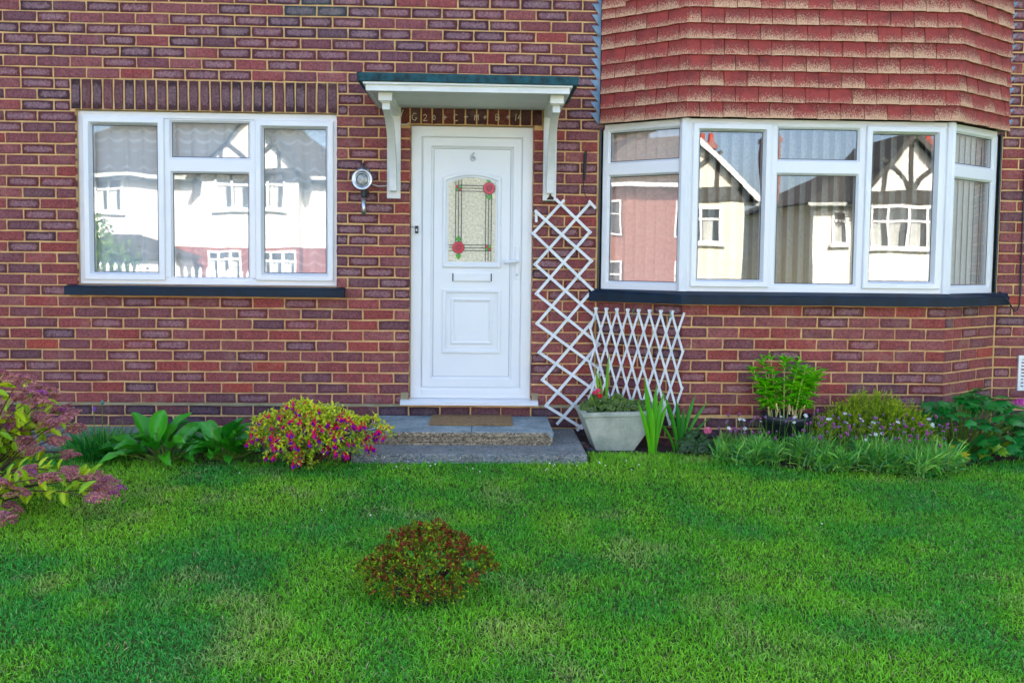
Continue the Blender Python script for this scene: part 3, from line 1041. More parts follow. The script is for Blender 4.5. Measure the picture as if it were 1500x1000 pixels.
M_NUM = simple('satin_number', (0.5, 0.52, 0.55), (0.4, 0.42, 0.45), 0.5)
link('house_number', text_mesh('6', 0.088, 0.006), M_NUM, front_door, (-0.078, DP - .010, 1.928), (math.pi / 2, 0, 0))
m = MB(); m.box(0.226, 0.258, DY - .010, DY + .001, 1.095, 1.335); m.build('handle_plate', M_UPVC, front_door, bevel=.008)
m = MB(); m.tube([(0.243, DY - .008, 1.222), (0.243, DY - .042, 1.222), (0.215, DY - .05, 1.221), (0.17, DY - .05, 1.217), (0.150, DY - .048, 1.214)], [.012, .012, .012, .014, .011], 10); m.build('handle', M_UPVC, front_door, smooth=True)
m = MB(); m.lathe((0.243, DY - .010, 1.128), (0, -1, 0), [(0, .010), (.004, .010), (.005, .007)], 14); m.build('lock', M_CHROME, front_door)
m = MB(); m.box(-0.484, -0.460, DY - .018, DY - .003, 1.412, 1.466); m.build('door_bell', M_BLACK, front_door, bevel=.003)
m = MB(); m.box(-0.478, -0.466, DY - .021, DY - .017, 1.428, 1.444); m.build('bell_push', M_CABLEW, front_door)
m = MB(); m.tube([(-0.485, DY - .01, 1.45), (-0.50, DY - .009, 1.458), (-0.515, DY - .006, 1.456), (-0.53, -.004, 1.46)], .0022, 5); m.build('bell_wire', M_BLACK, front_door)

# chalked lettering on the soldier bricks over the door
ST = {'G': [[(.8, .9), (.4, 1), (.1, .6), (.15, .15), (.6, 0), (.9, .3), (.6, .38)]],
      '2': [[(.1, .8), (.4, 1), (.75, .8), (.6, .45), (.1, .05), (.4, .0), (.9, .1)]],
      '0': [[(.4, 1), (.15, .5), (.3, .05), (.7, .1), (.85, .6), (.4, 1)]],
      '+': [[(.5, .95), (.48, .1)], [(.1, .52), (.95, .58)]],
      'C': [[(.85, .85), (.5, 1), (.15, .6), (.2, .1), (.6, 0), (.95, .1)]],
      'M': [[(.1, 0), (.15, 1), (.5, .45), (.85, 1), (.9, 0)]],
      'B': [[(.2, 0), (.2, 1), (.7, .9), (.7, .6), (.25, .52), (.8, .4), (.75, .08), (.2, .02)]],
      '1': [[(.5, 1), (.35, 0)]], '4': [[(.75, 1), (.15, .35), (.95, .35)], [(.75, .6), (.65, 0)]]}
for ch, cx, cz, hgt, wd in (('G', -.488, 2.222, .05, .042), ('2', -.412, 2.217, .046, .036), ('0', -.352, 2.219, .034, .026), ('+', -.276, 2.220, .036, .032),
                            ('C', -.202, 2.221, .046, .036), ('+', -.129, 2.225, .036, .034), ('M', -.055, 2.224, .038, .034), ('+', .004, 2.226, .034, .030),
                            ('B', .092, 2.228, .044, .040), ('+', .166, 2.228, .036, .032), ('1', .222, 2.230, .048, .03), ('4', .245, 2.229, .046, .03)):
    m = MB()
    for stroke in ST[ch]:
        pts = [(cx + (a - .5) * wd, -0.0035, cz + (b - .5) * hgt) for a, b in stroke]
        fine = []
        for p, q in zip(pts[:-1], pts[1:]):
            for k in range(3):
                fine.append(tuple(p[i] + (q[i] - p[i]) * k / 3 + (rnd.uniform(-.0008, .0008) if i != 1 else 0) for i in range(3)))
        fine.append(pts[-1])
        m.tube(fine, [rnd.uniform(.0016, .0028) for _ in fine], 5)
    m.build('chalk_letter', M_CHALK, house)

# --- canopy over the door
CZ = 2.279
CYF = -0.64
m = MB()
X0, X1 = -0.742, 0.535
# sloping felt roof with a turned-down front and side edge
front = CYF - 0.045
L0 = [(X0 - .055, front, CZ + .104), (X1 + .055, front, CZ + .100), (X1 + .055, 0.004, CZ + .19), (X0 - .055, 0.004, CZ + .196)]
L1 = [(X0 - .050, front + .006, CZ + .050), (X1 + .050, front + .006, CZ + .046), (X1 + .05, 0.004, CZ + .05), (X0 - .05, 0.004, CZ + .055)]
m.loops([L1, L0], True)
canopy = m.build('canopy', M_FELT, house, bevel=.006)
m = MB()
for k_, (ins, z0_, z1_) in enumerate(((0, -.002, .048), (-.016, .036, .062), (-.026, .054, .066))):
    m.box(X0 + ins, X1 - ins, CYF + ins - .012, CYF + .02 + k_ * .001, CZ + z0_, CZ + z1_)
    m.box(X0 + ins - .001, X0 + .022 + k_ * .001, CYF + .02, 0.003, CZ + z0_, CZ + z1_)
    m.box(X1 - .022 - k_ * .001, X1 - ins + .001, CYF + .02, 0.003, CZ + z0_, CZ + z1_)
m.build('fascia', M_PAINTW, canopy)
m = MB(); m.box(X0 + .02, X1 - .02, CYF + .018, 0.002, CZ + .004, CZ + .016); m.build('soffit', M_SOFFIT, canopy)
for bx in (-0.628, 0.462):
    m = MB()
    m.box(bx - .046, bx + .046, -0.034, 0.0015, 1.652, CZ + .004)                       # wall plate
    m.box(bx - .036, bx + .036, -0.56, -0.030, CZ - .055, CZ + .004)                     # top arm
    m.box(bx - .043, bx + .043, -0.585, -0.545, CZ - .050, CZ + .0035)
    n = 12
    A_, B_ = [], []
    for i in range(n + 1):
        u = i / n
        a = u * math.pi / 2
        y = -0.030 - 0.50 * (1 - math.cos(a)) ** 0.8 - 0.0
        z = 1.70 + (CZ - .05 - 1.70) * math.sin(a) ** 0.85
        A_.append((y, z)); B_.append((y - 0.042 * math.cos(a) - .012, z - 0.05 * math.sin(a) - 0.0))
    for i in range(n):
        (y0, z0_), (y1, z1_) = A_[i], A_[i + 1]
        (v0, w0), (v1, w1) = B_[i], B_[i + 1]
        xa, xb = bx - .024, bx + .024
        m.add([(xa, y0, z0_), (xb, y0, z0_), (xb, y1, z1_), (xa, y1, z1_), (xa, v0, w0), (xb, v0, w0), (xb, v1, w1), (xa, v1, w1)],
              [(0, 1, 2, 3), (5, 4, 7, 6), (0, 3, 7, 4), (1, 5, 6, 2)] + ([(0, 4, 5, 1)] if i == 0 else []) + ([(3, 2, 6, 7)] if i == n - 1 else []))
    br = m.build('bracket', M_PAINTW, canopy)
M_ROT = simple('rotten_wood', srgb(92, 58, 36), srgb(52, 34, 26), 0.95, 60, 0.8, 120)
m = MB()
m.loops([[(0.462 + a, yy, 1.652 + b) for a, b in ((-.022, .004), (.028, .004), (.03, .022), (.012, .034), (.004, .058), (-.004, .03))] for yy in (-0.034, -0.0355)], True)
m.build('rotten_patch', M_ROT, canopy)
M_MOSS = simple('moss', srgb(96, 110, 62), srgb(70, 84, 44), 1.0, 60)
m = MB(); m.box(0.418, 0.506, -0.033, 0.001, 1.644, 1.6515); m.build('moss_edge', M_MOSS, canopy)
# old loose cable at the corner of the canopy
m = MB(); m.tube([(-0.565, -.006, 2.27), (-0.575, -.01, 2.245), (-0.585, -.012, 2.21), (-0.592, -.01, 2.18), (-0.575, -.008, 2.165), (-0.545, -.006, 2.167), (-0.525, -.005, 2.18)], .004, 6)
m.build('loose_cable', M_CABLEW, house, smooth=True)
# iron hook rod beside the bay, black cable and louvred vent at the right
m = MB(); m.tube([(0.716, -.012, 2.005), (0.712, -.016, 1.96), (0.708, -.015, 1.88), (0.705, -.012, 1.80)], [.008, .012, .011, .008], 8); m.tube([(0.705, -.012, 1.80), (0.700, -.02, 1.76), (0.712, -.02, 1.70), (0.735, -.03, 1.655)], .003, 5)
m.build('wall_hook', M_IRON, house)
m = MB(); m.tube([(3.872, -.010, 3.5), (3.868, -.010, 2.4), (3.872, -.010, 1.6), (3.876, -.012, 1.05), (3.87, -.02, .96), (3.845, -.035, .915), (3.815, -.05, .91), (3.79, -.06, .935), (3.765, -.06, .975), (3.735, -.04, 1.02), (3.715, -.02, 1.045)], .0055, 6)
m.build('black_cable', M_BLACK, house, smooth=True)
m = MB(); m.ring(3.885, 4.115, 0.33, 0.585, [(0, .004), (0, -.014), (.022, -.014), (.028, -.004), (.028, .004)]); m.box(3.91, 4.09, .002, .0045, .355, .56)
vent = m.build('air_vent', M_UPVC, house)
for k in range(8):
    z = .368 + k * .0245
    m = MB(); m.add([(3.912, -.011, z), (4.088, -.011, z), (4.088, .001, z + .014), (3.912, .001, z + .014), (3.912, -.009, z - .002), (4.088, -.009, z - .002)], [(0, 1, 2, 3), (4, 5, 1, 0)]); m.build('louvre', M_UPVC, vent)

# ------------------------------------------------------------------ curtains and blinds behind the glass
def net_material():
    m = bpy.data.materials.new('net_lace'); m.use_nodes = True
    nt = m.node_tree; nt.nodes.clear()
    out = nt.nodes.new('ShaderNodeOutputMaterial')
    g = nt.nodes.new('ShaderNodeNewGeometry')
    mp = nt.nodes.new('ShaderNodeMapping'); mp.inputs['Scale'].default_value = (11.0, 0.0, 5.0); nt.links.new(g.outputs['Position'], mp.inputs[0])
    vo = nt.nodes.new('ShaderNodeTexVoronoi'); vo.inputs['Scale'].default_value = 1.0; vo.inputs['Randomness'].default_value = 0.25
    nt.links.new(mp.outputs[0], vo.inputs['Vector'])
    sx = nt.nodes.new('ShaderNodeSeparateXYZ'); nt.links.new(g.outputs['Position'], sx.inputs[0])
    swag = mth(nt, 'MULTIPLY', mth(nt, 'ABSOLUTE', mth(nt, 'SINE', mth(nt, 'MULTIPLY', sx.outputs[0], 26.0))), 2.6)
    pat = mth(nt, 'SINE', mth(nt, 'ADD', mth(nt, 'MULTIPLY', sx.outputs[2], 95.0), swag))
    big = mth(nt, 'SINE', mth(nt, 'ADD', mth(nt, 'MULTIPLY', sx.outputs[2], 21.0), swag))
    pat = mth(nt, 'MULTIPLY', pat, mth(nt, 'ADD', 0.55, mth(nt, 'MULTIPLY', big, 0.45)))
    pat = ramp(nt, pat, 0.1, 0.9)
    df = nt.nodes.new('ShaderNodeBsdfDiffuse'); df.inputs[0].default_value = (0.82, 0.92, 0.98, 1)
    tl = nt.nodes.new('ShaderNodeBsdfTranslucent'); tl.inputs[0].default_value = (0.8, 0.82, 0.84, 1)
    tr = nt.nodes.new('ShaderNodeBsdfTransparent')
    m1 = nt.nodes.new('ShaderNodeMixShader'); m1.inputs[0].default_value = 0.2
    nt.links.new(df.outputs[0], m1.inputs[1]); nt.links.new(tl.outputs[0], m1.inputs[2])
    m2 = nt.nodes.new('ShaderNodeMixShader')
    nt.links.new(mth(nt, 'SUBTRACT', 0.20, mth(nt, 'MULTIPLY', pat, 0.18)), m2.inputs[0])
    nt.links.new(m1.outputs[0], m2.inputs[1]); nt.links.new(tr.outputs[0], m2.inputs[2])
    nt.links.new(m2.outputs[0], out.inputs[0])
    return m


M_NET = net_material()


def net(x0, x1, z0, z1, y, label):
    nxx, nzz = 150, 12
    V = []
    for j in range(nzz + 1):
        for i in range(nxx + 1):
            u = i / nxx; x = x0 + (x1 - x0) * u
            z = z0 + (z1 - z0) * j / nzz
            ph = 2 * math.pi * u * (x1 - x0) / 0.115
            w = 0.016 * math.sin(ph + 0.7 * math.sin(ph * .37)) + 0.009 * math.sin(ph * .53 + 1)
            V.append((x + .01 * math.cos(ph), y + w * (0.6 + 0.4 * (1 - j / nzz)), z))
    k = nxx + 1
    F = [(j * k + i, j * k + i + 1, (j + 1) * k + i + 1, (j + 1) * k + i) for j in range(nzz) for i in range(nxx)]
    o = link('net_curtain', np_mesh('net_curtain', np.array(V), np.array(F), smooth=True), M_NET)
    return tag(o, label, 'curtain')


net(-2.80, -1.06, 1.04, 2.23, 0.15, 'white lace net curtain hanging in folds behind the left window')
M_BLIND = simple('grey_blind_fabric', srgb(150, 152, 142), srgb(128, 130, 122), 0.9, 40, 0.2, 300)
M_BLINDW = simple('beige_blind_fabric', srgb(226, 202, 190), srgb(210, 188, 176), 0.9, 40, 0.2, 300)
M_BLINDP = simple('pale_blind_fabric', srgb(232, 236, 228), srgb(214, 220, 212), 0.9, 40, 0.2, 300)


def blind(A, B, mat, label, tilt, pitch=0.078, inset=0.13, wide=0.089):
    A, t, nrm, L = on_facet(A, B)
    r = thing('vertical_blind', label, 'blind', tuple(A + t * (L / 2) - nrm * inset + Vector((0, 0, 1.06))))
    m = MB()
    mb = MB(); mb.box(0.03, L - .03, inset - .02, inset + .02, 2.20, 2.235); place(mb, A, t, nrm).build('head_rail', M_UPVC, r)
    n_ = int((L - 0.04) / pitch)
    mm = MB()
    cur = []
    for i in range(7):
        u = (i / 6 - .5)
        cur.append((u * wide * math.cos(tilt), u * wide * math.sin(tilt) + .006 * (1 - 4 * u * u)))
    mm.loops([[(a, b, z) for a, b in cur] for z in (1.065, 1.6, 2.20)], False, closed=False)
    me = mm.mesh('slat', True); me.materials.append(mat)
    ang = math.atan2(t.y, t.x)
    for i in range(n_):
        c = A + t * (0.02 + pitch * (i + .5)) - nrm * inset
        link('slat', me, None, r, (c.x, c.y, 0), (0, 0, ang + rnd.uniform(-.06, .06)))
    return r


blind(FAC[0][0], FAC[0][1], M_BLINDW, 'beige vertical blind closed behind the left side of the bay window', 0.18, inset=0.095)
blind(FAC[1][0], FAC[1][1], M_BLIND, 'grey vertical blind half open behind the front of the bay window', 0.75)
blind(FAC[2][0], FAC[2][1], M_BLINDP, 'pale vertical blind closed behind the right side of the bay window', 0.12, inset=0.085)

# ------------------------------------------------------------------ wall lantern
lamp = thing('wall_lantern', 'old round carriage lamp with bright metal rim on the brick beside the door', 'lamp', (-0.834, 0, 1.53))
lx_, ly_, lz_ = -0.834, -0.11, 1.770
m = MB(); m.lathe((lx_, ly_ + .055, lz_), (0, -1, 0), [(0, .045), (.01, .058), (.055, .060), (.07, .057)], 28); m.build('body', M_BLACK, lamp, smooth=True)
m = MB(); m.lathe((lx_, ly_ - .012, lz_), (0, -1, 0), [(0, .057), (.006, .070), (.014, .071), (.018, .066), (.006, .050), (.004, .046)], 36, cap=False); m.build('rim', M_CHROME, lamp, smooth=True)
m = MB(); m.lathe((lx_, ly_ - .018, lz_), (0, -1, 0), [(0, .050), (.006, .048), (.008, .044), (.002, .042)], 32, cap=False); m.build('inner_rim', M_CHROME, lamp, smooth=True)
m = MB(); m.lathe((lx_, ly_ - .014, lz_), (0, -1, 0), [(0, .044), (.005, .036), (.009, .022), (.0105, .004)], 28); m.build('lens', M_LENS, lamp, smooth=True)
m = MB(); m.lathe((lx_ + .004, ly_ + .02, lz_ + .055), (0, 0, 1), [(0, .050), (.012, .046), (.026, .038), (.034, .020), (.044, .014), (.05, .004)], 24); m.build('chimney_cap', M_CHROME, lamp, smooth=True)
m = MB(); m.lathe((lx_ + .004, ly_ + .02, lz_ + .104), (0, 0, 1), [(0, .007), (.01, .009), (.016, .004)], 12); m.build('finial', M_BLACK, lamp, smooth=True)
m = MB(); m.lathe((lx_ + .006, ly_ + .02, lz_ - .062), (0, 0, -1), [(0, .024), (.012, .022), (.05, .018), (.054, .016)], 18); m.box(lx_ - .012, lx_ + .03, ly_ + .03, 0.0, lz_ - .11, lz_ - .07); m.build('socket', M_BLACK, lamp)
m = MB(); m.lathe((lx_ + .006, ly_ + .02, lz_ - .114), (0, 0, -1), [(0, .0145), (.12, .0145), (.122, .012)], 16); m.build('tail_pipe', M_CHROME, lamp, smooth=True)
m = MB(); m.tube([(lx_ + .06, ly_ + .07, lz_ - .025), (lx_ + .10, -.02, lz_ - .035), (lx_ + .15, -.006, lz_ - .03), (lx_ + .175, -.006, lz_ - .02)], .004, 6); m.build('cable', M_CABLEW, lamp, smooth=True)

# ------------------------------------------------------------------ trellises
M_TREL = simple('trellis_white', (0.80, 0.80, 0.79), (0.70, 0.71, 0.70), 0.5, 14, 0.15, 80)


def slat(p, q, w, t, y, parent, over=0.012):
    p, q = Vector(p), Vector(q)
    dd = (q - p).normalized() * over
    m = MB(); m.bar(p - dd, q + dd, w, t, (0, -1, 0)); return m.build('slat', M_TREL, parent)


tr1 = thing('garden_trellis', 'tall white diamond trellis on the brick wall right of the door', 'trellis', (0.6, -0.03, 0.0))
Lk = [(0.369, 1.573), (0.352, 1.42), (0.368, 1.203), (0.38, 0.997), (0.387, 0.785), (0.405, 0.581), (0.431, 0.386), (0.459, 0.201)]
Rk = [(0.747, 1.636), (0.751, 1.435), (0.764, 1.233), (0.777, 1.027), (0.805, 0.833), (0.828, 0.643), (0.861, 0.448), (0.897, 0.253)]
P3 = lambda a, y: (a[0], y, a[1])
ya, yb = -0.034, -0.022
slat((0.515, ya, 1.655), P3(Rk[1], ya), .020, .008, 0, tr1)
for k in range(0, 6):
    slat(P3(Lk[k], ya), P3(Rk[k + 2], ya), .020, .008, 0, tr1)
slat(P3(Lk[6], ya), (0.79, ya, 0.10), .020, .008, 0, tr1)
slat(P3(Lk[7], ya), (0.715, ya, 0.045), .020, .008, 0, tr1)
slat(P3(Lk[1], yb), (0.560, yb, 1.650), .020, .008, 0, tr1)
for k in range(2, 8):
    slat(P3(Lk[k], yb), P3(Rk[k - 2], yb), .020, .008, 0, tr1)
slat((0.545, yb, 0.075), P3(Rk[6], yb), .020, .008, 0, tr1)
slat((0.690, yb, 0.030), P3(Rk[7], yb), .020, .008, 0, tr1)
slat((0.369, yb, 1.585), (0.372, yb, 1.50), .018, .008, 0, tr1, 0)
slat((0.74, yb - .008, 1.655), (0.79, yb - .008, 1.60), .018, .008, 0, tr1, 0)
for k in range(1, 7):
    for (a, b) in ((Lk[k], 0), (Rk[k], 0)):
        m = MB(); m.lathe((a[0], -0.040, a[1]), (0, -1, 0), [(0, .004), (.003, .003)], 8); m.build('rivet', M_CHROME, tr1)

tr2 = thing('garden_trellis', 'short white trellis of narrow diamonds on the bay behind the concrete planter', 'trellis', (1.06, -0.24, 0.1))
T2A = Vector((0.762, -0.052, 0)); T2B = Vector((1.345, -0.425, 0))
T2t = (T2B - T2A).normalized(); T2n = Vector((T2t.y, -T2t.x, 0)); T2L = (T2B - T2A).length
zt2, zb2 = 0.885, 0.13
pp_ = T2L / 8.6
slope = pp_ / 2 / 0.124


def t2pt(s, z, off):
    p = T2A + T2t * s + T2n * off
    return (p.x, p.y, z)


for fam, off in ((1, .010), (-1, .002)):
    for i in range(-8, 18):
        # s = s0 + fam * slope * (zt2 - z)
        s0 = i * pp_ + (0.045 if fam > 0 else 0.045)
        za, zb_ = zt2 + .022, zb2
        sa, sb = s0 + fam * slope * (zt2 - za), s0 + fam * slope * (zt2 - zb_)
        lo_, hi_ = 0.0, T2L
        # clip to [0, T2L]
        def clip(sa, za, sb, zb_):
            if sa > sb: sa, za, sb, zb_ = sb, zb_, sa, za
            if sb < lo_ + .02 or sa > hi_ - .02: return None
            if sa < lo_: f = (lo_ - sa) / (sb - sa); sa, za = lo_, za + f * (zb_ - za)
            if sb > hi_: f = (hi_ - sa) / (sb - sa); sb, zb_ = hi_, za + f * (zb_ - za)
            if abs(za - zb_) < .06: return None
            return sa, za, sb, zb_
        r = clip(sa, za, sb, zb_)
        if r:
            m = MB(); m.bar(t2pt(r[0], r[1], off), t2pt(r[2], r[3], off), .0145, .006, T2n); m.build('slat', M_TREL, tr2)
M_TIE = simple('green_tie', srgb(60, 150, 120), None, 0.6)
for s_ in (0.33, 0.60):
    m = MB(); p = t2pt(s_, zt2 - .02, .02); m.tube([(p[0] - .012, p[1], p[2] - .01), (p[0] + .01, p[1] - .004, p[2] + .004), (p[0] - .004, p[1], p[2] + .02), (p[0] + .008, p[1], p[2] + .04)], .003, 5); m.build('wire_tie', M_TIE, tr2)

# ------------------------------------------------------------------ step, path, mat, planter
m = MB(); m.loops([[(-4.4, -.60, z), (-.80, -.60, z), (-.80, -.86, z), (.66, -.86, z), (.66, 0, z), (-4.4, 0, z)] for z in (-.10, .032)], True); path = struct(m.build('path', M_PATH, bevel=.01))
step = thing('door_step', 'paved concrete step of two slabs with pebbly front below the white door', 'step', (-0.1, -.3, .04))
for a, b in ((-0.745, -0.065), (-0.061, 0.468)):
    m = MB(); m.box(a, b, -0.600, -0.001, 0.088, 0.120); m.build('slab', M_SLAB, step, bevel=.004)
m = MB(); m.box(-0.741, 0.464, -0.597, -0.002, 0.052, 0.0875); m.build('riser', M_AGG, step, bevel=.006)
m = MB(); m.box(-0.732, 0.455, -0.590, -0.003, 0.0322, 0.0498); m.build('riser_base', M_AGG, step)
m = MB(); m.box(-0.72, 0.44, -0.609, -0.55, 0.089, 0.117)
m.build('worn_nosing', M_AGG, step, bevel=.005)
m = MB()
m.box(-0.352, 0.212, -0.385, -0.03, 0.121, 0.134)
tag(m.build('doormat', M_MAT, bevel=.004), 'worn brown coir doormat lying on the step before the white door', 'doormat')

planter = thing('concrete_planter', 'weathered grey concrete planter with slanting sides below the white trellises', 'planter', (0.9, -0.40, -0.02))


def frustum(mb, x0, x1, y0, y1, z0, X0_, X1_, Y0_, Y1_, Z1_):
    return [[(x0, y0, z0), (x1, y0, z0), (x1, y1, z0), (x0, y1, z0)], [(X0_, Y0_, Z1_), (X1_, Y0_, Z1_), (X1_, Y1_, Z1_), (X0_, Y1_, Z1_)]]


m = MB()
A1 = [(0.760, -0.50, -.02), (1.010, -0.50, -.02), (1.010, -0.26, -.02), (0.745, -0.26, -.02)]
A2 = [(0.672, -0.545, 0.205), (1.165, -0.545, 0.222), (1.175, -0.20, 0.222), (0.655, -0.20, 0.205)]
A3 = [(0.660, -0.552, 0.210), (1.180, -0.552, 0.226), (1.19, -0.195, 0.226), (0.645, -0.195, 0.21)]
A4 = [(0.655, -0.552, 0.236), (1.185, -0.552, 0.252), (1.195, -0.195, 0.252), (0.64, -0.195, 0.236)]
A5 = [(0.695, -0.520, 0.238), (1.150, -0.520, 0.252), (1.155, -0.23, 0.252), (0.68, -0.23, 0.238)]
A6 = [(0.705, -0.515, 0.20), (1.135, -0.515, 0.21), (1.14, -0.235, 0.21), (0.69, -0.235, 0.20)]
m.loops([A1, A2, A3, A4, A5, A6], False)
m.build('bowl', M_PLANTER, planter, bevel=.008)
m = MB(); m.add([(a, b, c + .005) for a, b, c in A6], [(0, 1, 2, 3)]); m.build('soil', M_SOIL, planter)

soil_strip = MB(); soil_strip.add([(-4.4, -.60, -.016), (-.82, -.60, -.016), (-.82, -.86, -.016), (-1.3, -.90, -.016), (-2.2, -.84, -.016), (-4.4, -.8, -.016)], [(0, 1, 2, 3, 4, 5)]); struct(soil_strip.build('soil_border', M_SOIL))
# flower bed
V = []
bed = [(0.66, -0.02), (0.66, -0.58), (1.2, -0.60), (1.5, -0.72), (2.0, -1.05), (2.6, -1.1), (3.1, -0.9), (3.6, -0.72), (4.3, -0.7), (4.3, -0.02), (3.65, -0.02), (3.1, -0.36), (1.4, -0.36), (0.85, -0.02)]
m = MB(); m.add([(x, y, -0.018) for x, y in bed], [tuple(range(len(bed)))]); struct(m.build('flower_bed', M_SOIL))

# ------------------------------------------------------------------ houses across the street (seen as reflections)
M_RENDER = simple('white_render', (0.80, 0.78, 0.72), (0.74, 0.72, 0.66), 0.8, 2, 0.3, 40)
M_CREAM = simple('cream_render', (0.76, 0.71, 0.58), (0.70, 0.65, 0.52), 0.8, 2, 0.3, 40)
M_TIMBER = simple('black_timber', (0.045, 0.045, 0.04), (0.07, 0.068, 0.06), 0.7, 6)
M_ROOFG = simple('grey_roof_tiles', (0.07, 0.068, 0.064), (0.05, 0.048, 0.046), 0.9, 4, 0.5, 16)
M_RIDGE = simple('red_ridge', srgb(176, 66, 44), None, 0.85)
M_DARKGLASS = simple('far_glass', (0.10, 0.12, 0.13), (0.05, 0.06, 0.07), 0.08, 1.5, spec=0.6)
M_VOILE = simple('far_curtain', (0.55, 0.56, 0.52), (0.42, 0.44, 0.42), 0.9, 9)


def red_brick(name='red_brickwork', c1=srgb(150, 84, 74), c2=srgb(128, 70, 64)):
    m, nt, bs = mat_new(name)
    t = nt.nodes.new('ShaderNodeTexBrick')
    t.inputs['Scale'].default_value = 1.0; t.inputs['Brick Width'].default_value = 0.225; t.inputs['Row Height'].default_value = 0.075
    t.inputs['Mortar Size'].default_value = 0.006
    t.inputs['Color1'].default_value = c1 + (1,); t.inputs['Color2'].default_value = c2 + (1,)
    t.inputs['Mortar'].default_value = srgb(150, 118, 106) + (1,)
    g = nt.nodes.new('ShaderNodeNewGeometry'); mp = nt.nodes.new('ShaderNodeMapping')
    mp.inputs['Rotation'].default_value = (math.radians(-90), 0, 0)
    nt.links.new(g.outputs['Position'], mp.inputs[0]); nt.links.new(mp.outputs[0], t.inputs['Vector'])
    nt.links.new(t.outputs['Color'], bs.inputs['Base Color']); bs.inputs['Roughness'].default_value = 0.85
    return m


M_REDBRICK = red_brick()
FY = -23.7            # street front of the houses opposite; they face +y


def opp_window(parent, x0, x1, z0, z1, y, cols=2, top=0.3, rows=True):
    m = MB()
    fw = 0.07
    m.box(x0, x1, y, y + .05, z0, z0 + fw); m.box(x0, x1, y, y + .05, z1 - fw, z1)
    m.box(x0, x0 + fw, y, y + .05, z0 + fw, z1 - fw); m.box(x1 - fw, x1, y, y + .05, z0 + fw, z1 - fw)
    zt_ = z1 - (z1 - z0) * top
    for i in range(1, cols):
        x = x0 + (x1 - x0) * i / cols
        m.box(x - fw * .6, x + fw * .6, y, y + .05, z0 + fw, z1 - fw)
    if rows:
        for i in range(cols):
            a = x0 + (x1 - x0) * i / cols + fw * .6; b = x0 + (x1 - x0) * (i + 1) / cols - fw * .6
            m.box(a, b, y + .001, y + .05, zt_ - .04, zt_ + .04)
    m.box(x0 - .08, x1 + .08, y - .02, y + .12, z0 - .09, z0 - .002)
    f = m.build('window', M_UPVC, parent)
    g = MB(); g.box(x0 + .02, x1 - .02, y + .005, y + .012, z0 + .02, z1 - .02); g.build('pane', M_DARKGLASS, f)
    g = MB()
    for i in range(cols):
        a = x0 + (x1 - x0) * (i + .12) / cols; b = x0 + (x1 - x0) * (i + .6) / cols
        g.box(a, b, y + .013, y + .016, z0 + .06, zt_ - .05)
    g.build('curtain', M_VOILE, f)
    return f


